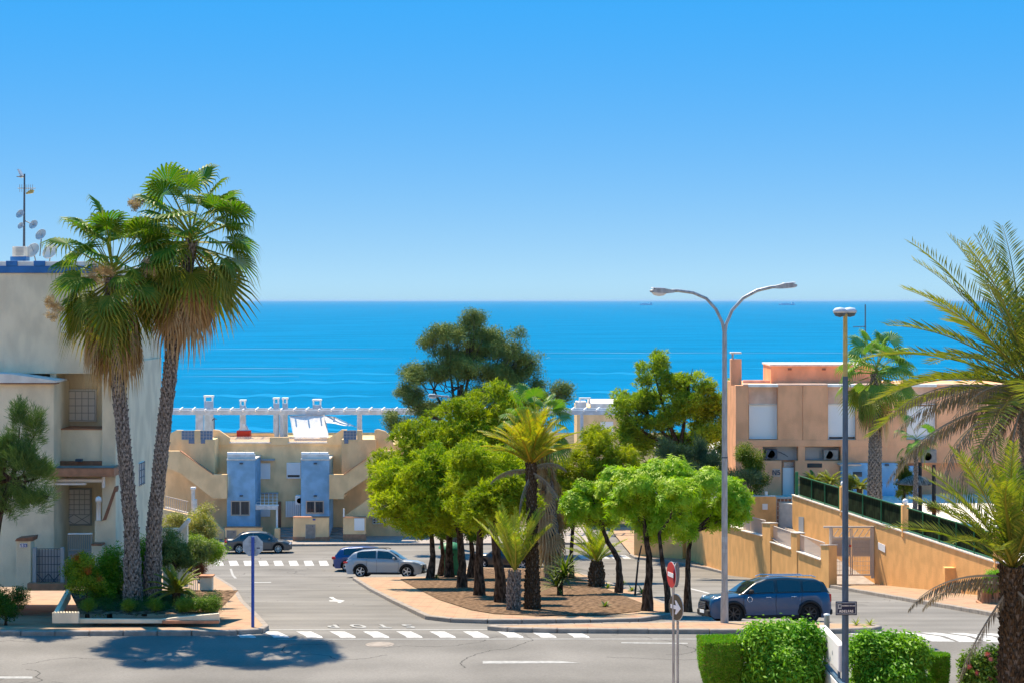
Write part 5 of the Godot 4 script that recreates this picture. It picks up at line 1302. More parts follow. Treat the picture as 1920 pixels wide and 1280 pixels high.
func boots(par: Node3D, pts: Array, rad: Array, dz: float, per: int, out: float, mat: Material, called: String):
	# leaf-base scales all the way round a palm trunk, one joined piece
	var v := PackedVector3Array()
	for i in pts.size() - 1:
		var a: Vector3 = pts[i]; var b: Vector3 = pts[i + 1]
		var n := int(a.distance_to(b) / dz)
		for j in n:
			var t := float(j) / n; var c := a.lerp(b, t); var r := lerpf(rad[i], rad[i + 1], t)
			for k in per:
				var an := TAU * (k + 0.5 * (j % 2)) / per + rng.randf_range(-0.15, 0.15)
				var o := Vector3(cos(an), 0, sin(an)); var s := Vector3(-sin(an), 0, cos(an)) * r * PI / per * 0.85
				var p := c + o * r * 0.98; var hgt := dz * rng.randf_range(1.1, 1.9); var q := p + o * out * rng.randf_range(0.5, 1.3) + Vector3(0, hgt, 0)
				v.append_array([p - s, q, p + s, p - s, p - s * 0.4 + Vector3(0, hgt * 1.1, 0), q, p + s, q, p + s * 0.4 + Vector3(0, hgt * 1.1, 0)])
	var o := part(par, called, mesh_of(v), mat, Vector3.ZERO)
	o.set_meta("kind", "stuff")
func palm_trunk(t: Node3D, pts: Array, rad: Array, mat: Material, boot: Material, dz: float, per: int, out: float) -> MeshInstance3D:
	var fine := []; var fr := []
	for i in pts.size() - 1:
		for k in 6:
			fine.append((pts[i] as Vector3).lerp(pts[i + 1], k / 6.0)); fr.append(lerpf(rad[i], rad[i + 1], k / 6.0))
	fine.append(pts[-1]); fr.append(rad[-1])
	var tk := part(t, "trunk", tube(fine, fr, 14, 0.04), mat, Vector3.ZERO)
	boots(tk, pts, rad, dz, per, out, boot, "leaf_bases")
	return tk
var fronds := {}
func fan_set(tone: String) -> Array:
	if fronds.has(tone): return fronds[tone]
	var out := []
	var ca := Color(0.055, 0.19, 0.015); var cb := Color(0.32, 0.34, 0.04)
	if tone == "bright": ca = Color(0.09, 0.25, 0.035); cb = Color(0.34, 0.40, 0.10)
	for k in 8:
		var el := lerpf(1.35, -0.75, k / 7.0)
		var dry := clampf((k - 4) / 4.0, 0, 1)
		out.append(fan_frond(rng.randf_range(0.95, 1.3), rng.randf_range(0.66, 0.82), el, ca.lerp(Color(0.16, 0.15, 0.02), dry * 0.7), cb.lerp(Color(0.36, 0.22, 0.05), dry), 0.25 + 0.75 * (k / 7.0)))
	for k in 4: out.append(fan_frond(0.8, 0.95, lerpf(-0.7, -1.3, k / 3.0), Color(0.36, 0.22, 0.10), Color(0.55, 0.40, 0.22), 1.0))
	fronds[tone] = out
	return out
func fan_palm(called: String, label: String, base: Vector3, pts: Array, rad: Array, s: float, live: int, dead: int, tone: String, group := "", skirt := 1.0) -> Node3D:
	var t := thing(called, label, "palm tree", base, group)
	palm_trunk(t, pts, rad, M.palm_bark, M.palm_boot, 0.13, 9, 0.06)
	var top: Vector3 = pts[-1]
	var set_ := fan_set(tone)
	for i in live:
		var k: int = clampi(int(pow(float(i) / live, 0.9) * 8.0), 0, 7)
		var az := i * 2.39996 + rng.randf_range(-0.25, 0.25)
		part(t, "frond", set_[k], M.leaf, top + Vector3(0, 0.25 - 0.06 * k, 0) * s, Basis(Vector3.UP, az) * Basis.from_scale(Vector3.ONE * s * rng.randf_range(0.88, 1.12)) * Basis(Vector3.RIGHT, rng.randf_range(-0.6, 0.6)) * Basis(Vector3.BACK, rng.randf_range(-0.22, 0.18)))
	for i in dead:
		var az := i * 2.39996 + rng.randf_range(-0.3, 0.3)
		part(t, "dead_frond", set_[8 + i % 4], M.leaf_dull, down_trunk(pts, (0.25 + skirt * float(i) / dead) * s), Basis(Vector3.UP, az) * Basis.from_scale(Vector3.ONE * s * rng.randf_range(0.8, 1.05)))
	return t
func date_set(tone: String, l: float) -> Array:
	var key := tone + str(l)
	if fronds.has(key): return fronds[key]
	var out := []
	var ca := Color(0.13, 0.22, 0.04); var cb := Color(0.42, 0.36, 0.06)
	if tone == "green": ca = Color(0.11, 0.19, 0.03); cb = Color(0.36, 0.34, 0.06)
	if tone == "grey": ca = Color(0.12, 0.19, 0.05); cb = Color(0.40, 0.36, 0.09)
	if tone == "yellow": ca = Color(0.22, 0.33, 0.03); cb = Color(0.62, 0.44, 0.04)
	if tone == "fresh": ca = Color(0.20, 0.32, 0.03); cb = Color(0.55, 0.50, 0.08)
	for k in 8:
		var el := lerpf(1.42, 0.0, k / 7.0)
		out.append(feather_frond(l * rng.randf_range(0.9, 1.08), el, lerpf(0.45, 1.05, k / 7.0) * (0.6 if tone == "fresh" else (0.8 if tone == "grey" else 1.0)), ca, cb, l * 0.19))
	for k in 5: out.append(feather_frond(l * rng.randf_range(0.8, 1.0), lerpf(0.35, -0.75, k / 4.0), lerpf(1.2, 0.7, k / 4.0), Color(0.17, 0.13, 0.09), Color(0.30, 0.25, 0.19), l * 0.11, true))
	fronds[key] = out
	return out
func date_palm(called: String, label: String, base: Vector3, pts: Array, rad: Array, tone: String, l: float, live: int, dead: int, kmax: int, boot: Material, out := 0.07, group := "") -> Node3D:
	var t := thing(called, label, "palm tree", base, group)
	palm_trunk(t, pts, rad, M.palm_bark, boot, 0.12, 11, out)
	var set_ := date_set(tone, l); var top: Vector3 = pts[-1]
	for i in live:
		var k: int = clampi(int(float(i) / live * (kmax + 1)), 0, kmax)
		part(t, "frond", set_[k], M.leaf, top + Vector3(0, 0.10 - 0.04 * k, 0), Basis(Vector3.UP, i * 2.39996 + rng.randf_range(-0.25, 0.25)) * Basis(Vector3.RIGHT, rng.randf_range(-0.3, 0.3)) * Basis.from_scale(Vector3.ONE * rng.randf_range(0.9, 1.08)))
	for i in dead: part(t, "dead_frond", set_[8 + i % 5], M.leaf_dull, top - Vector3(0, 0.2 + 0.3 * float(i) / dead, 0), Basis(Vector3.UP, i * 2.39996 + 0.6) * Basis(Vector3.RIGHT, rng.randf_range(-0.4, 0.4)))
	return t
func palms():
	var d := 58.6
	var b := Vector3(X(249, d), 0.1, -d)
	var p1 := fan_palm("fan_palm", "shorter tall fan palm with brown skirt before the cream house", b, [b - Vector3(0, 0.2, 0), P(246, 1000, d), P(228, 800, d), P(213, 640, d), P(210, 520, d)], [0.30, 0.21, 0.20, 0.21, 0.24], 1.3, 60, 20, "deep", "tall fan palms")
	blossoms(p1, P(185, 520, d - 1.0), 0.45); blossoms(p1, P(100, 585, d - 0.6), 0.35); blossoms(p1, P(275, 500, d - 0.8), 0.3)
	d = 59.2
	b = Vector3(X(284, d), 0.1, -d)
	var p2 := fan_palm("fan_palm", "taller fan palm with thatch of dry fronds on a leaning trunk", b, [b - Vector3(0, 0.2, 0), P(289, 980, d), P(310, 780, d), P(328, 620, d), P(358, 455, d)], [0.30, 0.21, 0.20, 0.21, 0.22], 1.34, 60, 14, "deep", "tall fan palms")
	blossoms(p2, P(255, 388, d - 1.2), 0.25)
	# island palms
	d = 66.5
	b = on(X(998, d), d, 0.15)
	date_palm("date_palm", "tall date palm with golden upright fronds on the island", b, [b - Vector3(0, 0.2, 0), P(998, 1000, d), P(995, 868, d)], [0.29, 0.17, 0.17], "yellow", 2.1, 48, 5, 4, M.palm_boot_dark)
	d = 65.8
	b = on(X(963, d), d, 0.15)
	date_palm("date_palm", "young date palm with short brown trunk near the kerb", b, [b - Vector3(0, 0.2, 0), P(963, 1110, d), P(965, 1072, d)], [0.24, 0.24, 0.20], "fresh", 2.3, 20, 0, 2, M.palm_boot, 0.06)
	d = 87.0
	b = on(X(1119, d), d, 0.15)
	date_palm("date_palm", "squat palm with thick barrel trunk on the island", b, [b - Vector3(0, 0.2, 0), P(1119, 1078, d), P(1119, 1052, d)], [0.36, 0.38, 0.20], "fresh", 1.9, 20, 0, 4, M.palm_boot_dark, 0.08)
	d = 94.0
	b = on(X(1036, d), d, 0.15)
	fan_palm("fan_palm", "fan palm with thick brown skirt hidden among the pines", b, [b - Vector3(0, 0.2, 0), P(1034, 1000, d), P(1025, 900, d), P(1003, 800, d)], [0.4, 0.36, 0.3, 0.26], 1.25, 30, 44, "bright", "", 4.6)
	d = 78.0
	b = on(X(1050, d), d, 0.15)
	var y := thing("yucca_plant", "dark green yucca bush with sword leaves on the island", "plant", b)
	part(y, "stem", cyl(0.14, 0.8, 9, 0.12), M.bark, b)
	for h in [0.35, 0.75, 1.05]: rosette(y, b + Vector3(rng.randf_range(-0.3, 0.3), h, rng.randf_range(-0.2, 0.2)), 46, 1.05, 0.04, Color(0.045, 0.085, 0.02), Color(0.16, 0.22, 0.05))
	# fan palm by the salmon house
	d = 98.0
	b = Vector3(X(1640, d), -1.6, -d)
	fan_palm("fan_palm", "fan palm with smooth dark trunk before the salmon house", b, [b, P(1642, 800, d), P(1644, 700, d)], [0.40, 0.30, 0.27], 1.35, 44, 6, "bright")
	d = 94.0
	b = Vector3(X(1716, d), -1.6, -d)
	fan_palm("fan_palm", "small bright fan palm beside the thatched parasol", b, [b, P(1718, 880, d), P(1719, 825, d)], [0.10, 0.08, 0.07], 0.75, 14, 0, "bright")
	# near date palms at the right edge
	d = 40.0
	b = on(X(1900, d), d, 0.13)
	date_palm("date_palm", "date palm with rough dark trunk and low green crown by the hedges", b, [b, P(1902, 1180, d), P(1900, 1062, d)], [0.30, 0.27, 0.26], "green", 2.8, 34, 8, 4, M.palm_boot_dark, 0.10)
	d = 45.0
	b = on(X(1948, d), d, 0.13)
	date_palm("date_palm", "big date palm leaning in with many dead grey fronds", b, [b, P(1950, 1000, d), P(1928, 715, d)], [0.34, 0.28, 0.28], "grey", 4.4, 46, 34, 7, M.palm_boot, 0.10)
	# cycads and cypress behind the green fence
	for k in [[1556, 905, 103.5, "sago cycad behind the fence's first panel"], [1612, 915, 100.0, "sago cycad beside the smooth fan palm trunk"], [1528, 905, 104.5, "smallest sago cycad at the fence end"]]:
		var q := P(k[0], k[1], k[2])
		var s := thing("cycad", "dark green " + k[3], "plant", Vector3(q.x, -1.6, q.z), "cycads on the terrace")
		part(s, "stem", cyl(0.16, q.y + 1.6, 9), M.palm_boot_dark, s.position)
		var set_ := date_set("deep", 1.1)
		for i in 22: part(s, "frond", set_[2 + i % 6], M.leaf, q, Basis(Vector3.UP, i * 2.4))
	for k in [[1592, 930, 98.5, 14, 26, "narrow clipped cypress by the blue wall"], [1696, 905, 97.0, 15, 34, "taller clipped cypress beside the thatched parasol"]]:
		tree("cypress_tree", k[5], "tree", k[2], [[k[0], k[1] + 30], [k[0], k[1]]], 0.08, [[k[0], k[1] - 20, k[3], k[4] * 0.8, 0.0], [k[0], k[1] + 8, k[3], k[4] * 0.8, 0.0]], 500, CL.tuft_fine, 0.3, Color(0.06, 0.11, 0.015), Color(0.2, 0.23, 0.03), {"grounded": false, "group": "cypresses on the terrace"})
func blossoms(par: Node3D, at: Vector3, r: float):
	crown(par, [[at, Vector3(r, r * 1.2, r)]], 60, CL.tuft_fine, M.leaf_dull, 0.22, Color(0.50, 0.36, 0.20), Color(0.62, 0.48, 0.30), 0.2, "seed_cluster")

func left_garden():
	var d := 57.0
	# planter wall with a scalloped top piece, paving to the gate, ground cover
	var w := thing("planter_wall", "low cream planter wall along the pavement below the palms", "wall", Vector3(X(250, 56.4), 0.14, -56.4))
	ppoly(w, "front", M.cream, [[146, 1160], [300, 1161], [330, 1157], [409, 1150], [410, 1168], [146, 1168]], 56.2, 0.18)
	pbox(w, "plinth", M.terracotta, 303, 1163, 410, 1169, 56.1, 0.1)
	var sc := [[97, 1168], [97, 1148]]
	for k in 9: sc.append_array([[98 + k * 5.4, 1149], [100.7 + k * 5.4, 1146.5]])
	sc.append_array([[146, 1149], [146, 1168]])
	ppoly(w, "scalloped_end", M.cream, sc, 56.0, 0.16)
	beam(w, "sloping_side", M.cream, P(104, 1157, 56.2), P(128, 1113, 60.2), 0.14, 0.35)
	var pth := structure("garden_path", sheet(PackedVector2Array([Vector2(X(22, 56.0), 55.9), Vector2(X(100, 56.0), 55.9), Vector2(X(116, 60.2), 60.2), Vector2(X(52, 60.2), 60.2)]), 0.0), M.path)
	pth.position.y = 0.7 - 0.0
	pth.position.y = 0.0
	var soil := PackedVector3Array()
	quad(soil, Vector3(X(150, 56.3), 0.26, -56.35), Vector3(X(128, 61), 0.26, -61), Vector3(X(409, 56.2) - 0.1, 0.26, -61), Vector3(X(409, 56.2) - 0.1, 0.26, -56.35))
	structure("planter_soil", mesh_of(soil), M.soil)
	var gc := thing("ground_cover", "dark green ground cover filling the planter below the palms", "ground cover", Vector3(X(270, 57.5), 0.25, -57.5))
	var lob := []
	for k in 16: lob.append([Vector3(X(170 + k * 15.0, 57.4), 0.32, -57.2 - (k % 3) * 0.9), Vector3(0.42, 0.14, 0.6)])
	var gcm = crown(gc, lob, 650, CL.leaf_small, M.leaf, 0.22, Color(0.02, 0.075, 0.02), Color(0.07, 0.16, 0.03), 0.2, "leaves", 0)
	gc.set_meta("kind", "stuff")
	for k in 9:
		var px: float = [165.0, 352.0, 366.0, 380.0, 392.0, 400.0, 340.0, 240.0, 290.0][k]
		var s := thing("border_plant", ["small leafy plant by the scalloped wall end", "yellow-green border plant next to the cycad", "yellow-green border plant, second from the cycad", "yellow-green border plant, third from the cycad", "yellow-green border plant next to the tallest one", "tallest yellow-green border plant at the wall corner", "low border plant beside the cycad", "low tuft at the foot of the shorter palm", "low tuft at the foot of the taller palm"][k], "plant", Vector3(X(px, 56.7), 0.25, -56.7), "plants along the planter wall")
		part(s, "stem", cyl(0.015, 0.25, 5), M.bark, s.position)
		crown(s, [[s.position + Vector3(0, 0.22, 0), Vector3(0.22, 0.26 if k == 5 else 0.17, 0.2)]], 60, CL.leaf_small, M.leaf, 0.20, Color(0.09, 0.20, 0.015), Color(0.26, 0.36, 0.03), 0.2, "leaves", 0)
	# shrubs
	var cs := tree("croton_shrub", "yellow-green shrub with orange flowers beside the garden gate", "shrub", 58.2, [[163, 1145], [162, 1115]], 0.05, [[150, 1085, 26, 24, 0], [172, 1090, 20, 26, 0.1], [140, 1065, 18, 18, 0.2], [158, 1050, 14, 14, 0]], 420, CL.leaf, 0.24, Color(0.12, 0.26, 0.015), Color(0.48, 0.50, 0.03), {"grounded": false, "grow": 1.25, "mat": M.leaf})
	crown(cs, [[P(143, 1045, 57.8), Vector3(0.18, 0.14, 0.15)], [P(165, 1070, 57.7), Vector3(0.16, 0.16, 0.15)], [P(184, 1085, 57.7), Vector3(0.12, 0.14, 0.12)]], 45, CL.leaf_small, M.leaf, 0.13, Color(0.40, 0.05, 0.01), Color(0.55, 0.16, 0.02), 0.3, "flowers", 0)
	tree("garden_shrub", "tall dense green shrub between flowering shrub and shorter palm", "shrub", 59.2, [[205, 1145], [205, 1110]], 0.06, [[195, 1070, 24, 38, 0], [220, 1075, 22, 40, 0.2], [205, 1110, 32, 34, 0], [180, 1095, 14, 26, 0.1]], 620, CL.leaf_small, 0.36, Color(0.07, 0.22, 0.012), Color(0.24, 0.44, 0.02), {"grounded": false, "grow": 1.25, "mat": M.leaf, "group": "dense shrubs in the planter"})
	tree("garden_shrub", "narrow dense green shrub between the two palm trunks", "shrub", 60.0, [[270, 1140], [270, 1100]], 0.06, [[268, 1050, 16, 40, 0], [272, 1090, 18, 40, 0]], 320, CL.leaf_small, 0.34, Color(0.07, 0.22, 0.012), Color(0.24, 0.44, 0.02), {"grounded": false, "grow": 1.25, "mat": M.leaf, "group": "dense shrubs in the planter"})
	tree("olive_tree", "small grey-green olive tree beside the ramp wall", "tree", 62.0, [[318, 1120], [322, 1080], [330, 1060]], 0.09, [[325, 1025, 30, 28, 0], [350, 1045, 34, 22, 0.3], [305, 1040, 18, 30, 0.2], [375, 1030, 26, 22, 0.4]], 620, CL.narrow, 0.28, Color(0.10, 0.16, 0.05), Color(0.28, 0.36, 0.11), {"grounded": false, "grow": 1.25, "mat": M.leaf})
	tree("tamarisk_shrub", "yellowish airy shrub before the railing of the sand house", "shrub", 74.0, [[355, 1060], [355, 1030]], 0.08, [[345, 985, 34, 24, 0], [380, 985, 24, 28, 0.3], [365, 1010, 34, 20, 0], [395, 1030, 18, 16, 0]], 620, CL.narrow, 0.34, Color(0.20, 0.22, 0.06), Color(0.46, 0.44, 0.15), {"grounded": false, "grow": 1.25, "mat": M.leaf})
	tree("leafy_shrub", "fresh green shrub overhanging the side pavement", "shrub", 68.0, [[375, 1080], [378, 1060]], 0.07, [[375, 1030, 28, 18, 0], [398, 1035, 18, 14, 0.1], [360, 1045, 20, 14, 0]], 380, CL.leaf_small, 0.36, Color(0.10, 0.24, 0.02), Color(0.34, 0.48, 0.05), {"grounded": false, "grow": 1.25, "mat": M.leaf})
	var q := P(330, 1110, 58.2)
	var cy := thing("cycad", "dark green cycad with arching leaves in the planter corner", "plant", Vector3(q.x, 0.25, q.z))
	part(cy, "stem", cyl(0.14, q.y - 0.25, 9), M.palm_boot_dark, cy.position)
	var set_ := date_set("green", 1.05)
	for i in 26: part(cy, "frond", set_[1 + i % 7], M.leaf, q, Basis(Vector3.UP, i * 2.4))
	# bed at the far left
	tree("low_hedge", "low dark hedge beside the path to the gate", "hedge", 57.0, [[10, 1160], [10, 1140]], 0.04, [[-20, 1138, 26, 20, 0], [14, 1138, 20, 18, 0], [34, 1125, 14, 18, 0.5], [4, 1130, 22, 20, 0.6]], 420, CL.leaf_small, 0.30, Color(0.02, 0.08, 0.012), Color(0.10, 0.22, 0.02), {"grounded": false, "grow": 1.25, "mat": M.leaf})
	# ramp walls between the house and the side street
	var r := thing("ramp_parapet", "beige parapet wall with sloping coping beside the olive tree", "wall", P(330, 1100, 64.0))
	ppoly(r, "front", M.cream, [[305, 1030], [350, 978], [350, 1100], [305, 1100]], 64.0, 0.3)
	ppoly(r, "coping", M.coping, [[303, 1027], [349, 973], [353, 975], [353, 980], [306, 1033]], 63.95, 0.42)
	pbox(r, "back_wall", M.cream, 296, 990, 350, 1060, 66.5, 0.2)
	pbox(r, "end_pier", M.cream, 374, 1082, 397, 1140, 61.0, 0.3); pbox(r, "pier_cap", M.terracotta, 372, 1079, 399, 1082, 60.95, 0.4)
	for k in 6: beam(r, "baluster", M.white_paint, P(352 + k * 3.6, 1072 + k * 3, 62.5), P(352 + k * 3.6, 1100 + k * 3, 62.5), 0.025, 0.025)
	beam(r, "hand_rail", M.white_paint, P(350, 1070, 62.5), P(374, 1090, 62.5), 0.05, 0.05)
	var fp := thing("flower_pot_plant", "red-leaved plant behind the beige pier", "plant", P(374, 1080, 62.0))
	crown(fp, [[P(374, 1070, 62.0), Vector3(0.3, 0.2, 0.3)]], 60, CL.leaf_small, M.leaf, 0.22, Color(0.28, 0.05, 0.03), Color(0.30, 0.12, 0.04), 0.2, "leaves", 0)

func hedges():
	var g1 := Color(0.09, 0.30, 0.015); var g2 := Color(0.27, 0.50, 0.04)
	var d := 43.6
	for k in [[1313, 1390, 1197, "square-clipped green topiary bush tapering to its foot", false], [1741, 1781, 1226, "small clipped topiary bush between the loose hedges", true]]:
		var x0: float = k[0]; var x1: float = k[1]
		var c := X((x0 + x1) / 2, d); var hw := (x1 - x0) / 2 / F * d; var top := P(0, k[2], d).y
		var t := thing("topiary_bush", k[3], "topiary", on(c, d, 0.13), "clipped bushes by the main road")
		# solid clipped body and a skin of tiny leaves
		var prof := PackedVector2Array([Vector2(hw * 0.55, 0.3), Vector2(hw * 0.78, 0.8), Vector2(hw * 0.93, top * 0.7), Vector2(hw * 0.96, top - 0.12), Vector2(hw * 0.86, top - 0.05), Vector2(0.001, top - 0.03)])
		var core := lathe(prof, 4 if not k[4] else 16)
		part(t, "twig_core", core, M.hedge_core, Vector3(c, 0, -d), Basis(Vector3.UP, PI / 4 + 0.12).scaled(Vector3(1.3, 1, 1.3) if not k[4] else Vector3.ONE))
		var v := PackedVector3Array(); var n := PackedVector3Array(); var col := PackedColorArray()
		for i in 15000 if not k[4] else 6000:
			var y := rng.randf_range(0.25, top); var top_face := rng.randf() < 0.28
			var p: Vector3; var nn: Vector3
			var f := 0.55 + 0.45 * smoothstep(0.2, top * 0.8, y)
			if top_face:
				p = Vector3(rng.randf_range(-1, 1) * hw, top, rng.randf_range(-1, 1) * hw); nn = Vector3.UP
				if k[4] and Vector2(p.x, p.z).length() > hw: continue
			else:
				var a := rng.randf() * TAU
				var o := Vector2(cos(a), sin(a))
				if not k[4]: o /= pow(pow(abs(o.x), 7.0) + pow(abs(o.y), 7.0), 1.0 / 7.0)
				p = Vector3(o.x * hw * f, y, o.y * hw * f); nn = Vector3(o.x, 0.2, o.y).normalized()
			var dir := (nn + rdir() * 0.8).normalized(); var s0 := n.size()
			p += rdir() * 0.012
			kite(v, n, p - dir * 0.03, dir, dir.cross(rdir()).normalized(), rng.randf_range(0.05, 0.09), 0.012)
			var cc := g1.lerp(g2, rng.randf() * 0.7)
			if rng.randf() < 0.12: cc = Color(0.26, 0.20, 0.07)
			for q in n.size() - s0: col.append(cc)
		part(t, "foliage", mesh_of(v, n, col), M.leaf, Vector3(c, 0, -d), Basis(Vector3.UP, 0.12))
		part(t, "stem", cyl(0.06, 0.5, 8), M.bark, t.position)
	CL.hedge = leaf_mesh(26, 0.36, 0.065, 0.0)
	tree("oleander_hedge", "largest loose leafy hedge beside the white notice board", "hedge", 43.4, [[1468, 1400], [1468, 1330]], 0.06, [[1428, 1216, 36, 42, 0], [1507, 1216, 36, 42, 0], [1468, 1212, 46, 40, 0.3], [1430, 1290, 40, 60, 0.1], [1505, 1290, 40, 60, 0.1], [1468, 1260, 60, 60, -0.2], [1468, 1350, 60, 50, 0]], 2900, CL.hedge, 0.34, g1, g2, {"grounded": false, "mat": M.leaf, "group": "loose hedges by the main road", "sub": 0, "shell": 0.55, "gap": -0.6})
	tree("oleander_hedge", "loose leafy hedge between the blue lamp post and small topiary", "hedge", 43.2, [[1668, 1400], [1668, 1330]], 0.06, [[1630, 1235, 36, 42, 0], [1705, 1235, 36, 42, 0], [1668, 1225, 40, 34, 0.3], [1640, 1300, 44, 50, 0.1], [1700, 1300, 44, 50, 0.1], [1668, 1280, 60, 50, -0.2]], 2500, CL.hedge, 0.33, g1, g2, {"grounded": false, "mat": M.leaf, "group": "loose hedges by the main road", "sub": 0, "shell": 0.55, "gap": -0.6})
	var oh := tree("oleander_hedge", "sparse hedge with pink flowers beside the rough-trunked date palm", "hedge", 42.6, [[1846, 1400], [1846, 1330]], 0.06, [[1825, 1258, 22, 34, 0], [1865, 1254, 24, 34, 0], [1845, 1290, 38, 44, 0], [1845, 1340, 40, 40, 0]], 700, CL.hedge, 0.30, Color(0.08, 0.18, 0.02), Color(0.26, 0.38, 0.05), {"grounded": false, "mat": M.leaf, "group": "loose hedges by the main road", "sub": 0, "shell": 0.55, "gap": -0.6})
	for e in [[1858, 1236], [1853, 1226], [1857, 1272], [1832, 1262], [1872, 1252], [1818, 1250]]: crown(oh, [[P(e[0], e[1], 42.15), Vector3(0.05, 0.045, 0.05)]], 7, CL.leaf_small, M.leaf, 0.07, Color(0.60, 0.08, 0.20), Color(0.70, 0.20, 0.32), 0.2, "blossom", 0)
	tree("planter_plant", "green plant overflowing the terracotta planter", "plant", 70.8, [[1862, 1110], [1862, 1095]], 0.03, [[1868, 1088, 18, 16, 0], [1852, 1096, 12, 10, 0]], 200, CL.leaf_small, 0.34, g1, g2, {"grounded": false, "mat": M.leaf})
	tree("potted_flowers", "red and green flowering plant at the dark terrace post", "plant", 93.0, [[1752, 960], [1752, 950]], 0.02, [[1752, 952, 13, 6, 0]], 90, CL.leaf_small, 0.3, Color(0.12, 0.25, 0.02), Color(0.5, 0.04, 0.03), {"grounded": false, "mat": M.leaf})
	for k in [[1606, 1166, "nearer the lamp post"], [1632, 1167, "at the kerb end"]]:
		var p := on(X(k[0], 57.0), 57.0, 0.15)
		var s := thing("weed", "small yellow-green weed on the narrow strip, %s" % [k[2]], "plant", p, "weeds on the strip")
		rosette(s, p, 12, 0.30, 0.03, Color(0.20, 0.26, 0.05), Color(0.34, 0.36, 0.10))

# ---------- cars ----------
func lerp_table(t: Array, x: float) -> float:
	if x <= t[0][0]: return t[0][1]
	for i in t.size() - 1:
		if x <= t[i + 1][0]:
			return lerpf(t[i][1], t[i + 1][1], smoothstep(0.0, 1.0, (x - t[i][0]) / (t[i + 1][0] - t[i][0])) * 0.4 + 0.6 * (x - t[i][0]) / (t[i + 1][0] - t[i][0]))
	return t[-1][1]
func skin(rows: Array, smooth := true) -> ArrayMesh:     # rows of points to a sheet
	var st := SurfaceTool.new(); st.begin(Mesh.PRIMITIVE_TRIANGLES); st.set_smooth_group(0 if smooth else -1)
	for i in rows.size() - 1:
		for j in rows[i].size() - 1:
			var a: Vector3 = rows[i][j]; var b: Vector3 = rows[i + 1][j]; var c: Vector3 = rows[i + 1][j + 1]; var e: Vector3 = rows[i][j + 1]
			for t in [[a, b, c], [a, c, e]]:
				if (t[1] - t[0]).cross(t[2] - t[0]).length() > 1e-9:
					for p in t: st.add_vertex(p)
	st.generate_normals()
	return st.commit()
func car(label: String, at: Vector2, yaw: float, k: Dictionary):
	# local frame: +x forward, y up, z to the car's right
	var f2 := Vector2(cos(yaw), -sin(yaw)); var s2 := Vector2(sin(yaw), cos(yaw))     # plan vectors in (x, z)
	var hgt := func(o: Vector2) -> float: return G(at.y - o.y)
	var fx := Vector3(f2.x, (hgt.call(f2 * 1.3) - hgt.call(f2 * -1.3)) / 2.6, f2.y).normalized()
	var rz := Vector3(s2.x, (hgt.call(s2 * 0.8) - hgt.call(s2 * -0.8)) / 1.6, s2.y).normalized()
	var up := rz.cross(fx).normalized(); rz = fx.cross(up)
	var o := thing("parked_car", label, "car", on(at.x, at.y, k.get("lift", 0.0)))
	o.basis = Basis(fx, up, rz)
	var L: float = k.L; var W: float = k.W; var pm: Material = k.paint
	var wr: float = k.wr; var wx := [k.wf, k.wb]
	var xs := []
	for i in 61: xs.append(-L / 2 + L * i / 60.0)
	for w in wx:
		for q in [-1.0, 1.0]: xs.append(w + q * (wr + 0.055)); xs.append(w + q * (wr + 0.05))
	xs.sort()
	var belt := func(x: float) -> float: return lerp_table(k.belt, x)
	var plan := func(x: float) -> float: return W / 2 * (1.0 - 0.15 * pow(clampf((abs(x) - L * 0.33) / (L * 0.17), 0, 1), 2.2))
	var rows := []; var low := []
	for x in xs:
		var e := clampf((abs(x) - L * 0.47) / (L * 0.03), 0, 1)
		var zb := 0.19 + 0.14 * e
		for w in wx:
			var q: float = (wr + 0.052) * (wr + 0.052) - (x - w) * (x - w)
			if q > 0: zb = max(zb, wr + sqrt(q))
		var zt: float = belt.call(x) - 0.10 * e * e; var hw: float = plan.call(x) * (1.0 - 0.05 * e)
		zb = min(zb, zt - 0.10)
		var ring := []
		var half := [[0.955, zb], [0.985, lerpf(zb, zt, 0.25)], [1.0, lerpf(zb, zt, 0.55)], [0.992, lerpf(zb, zt, 0.78)], [0.968, zt - 0.05], [0.93, zt - 0.012], [0.80, zt + 0.004], [0.45, zt + 0.022], [0.0, zt + 0.028]]
		for p in half: ring.append(Vector3(x, p[1], hw * p[0]))
		for i in range(half.size() - 2, -1, -1): ring.append(Vector3(x, half[i][1], -hw * half[i][0]))
		rows.append(ring)
	for e in [0, rows.size() - 1]:      # closed ends
		var c: Array = []
		var mid := 0.0
		for p in rows[e]: mid += p.y / rows[e].size()
		for p in rows[e]: c.append(Vector3(p.x + (-0.05 if e == 0 else 0.05), lerpf(p.y, mid, 0.25), p.z * 0.8))
		var c2 := []
		for p in c: c2.append(Vector3(p.x, mid, 0))
		if e == 0: rows.push_front(c); rows.push_front(c2)
		else: rows.append(c); rows.append(c2)
		if e == 0: e = 0
	rows = rows
	var body := lpart(o, "body", skin(rows), pm, Vector3.ZERO)
	lpart(o, "underbody", bb(Vector3(L * 0.9, 0.34, W * 0.80), 0.03), M.plastic, Vector3(0, 0.36, 0))
	# cabin
	var rf: Array = k.roof; var x0: float = rf[0][0]; var x1: float = rf[-1][0]
	var H: float = 0.0
	for p in rf: H = max(H, p[1])
	var cab := []; var n := 44
	var side := func(x: float, t: float, off: float) -> Vector3:     # point on the cabin's right side
		var b: float = belt.call(x) - 0.01; var r: float = max(lerp_table(rf, x), b + 0.005) - 0.04
		var hb: float = plan.call(x) * 0.925; var hr: float = lerpf(hb, W * 0.5 * 0.735, clampf((r - b) / (H - b), 0, 1))
		return Vector3(x, lerpf(b, max(r, b), t), lerpf(hb, hr, t) + off)
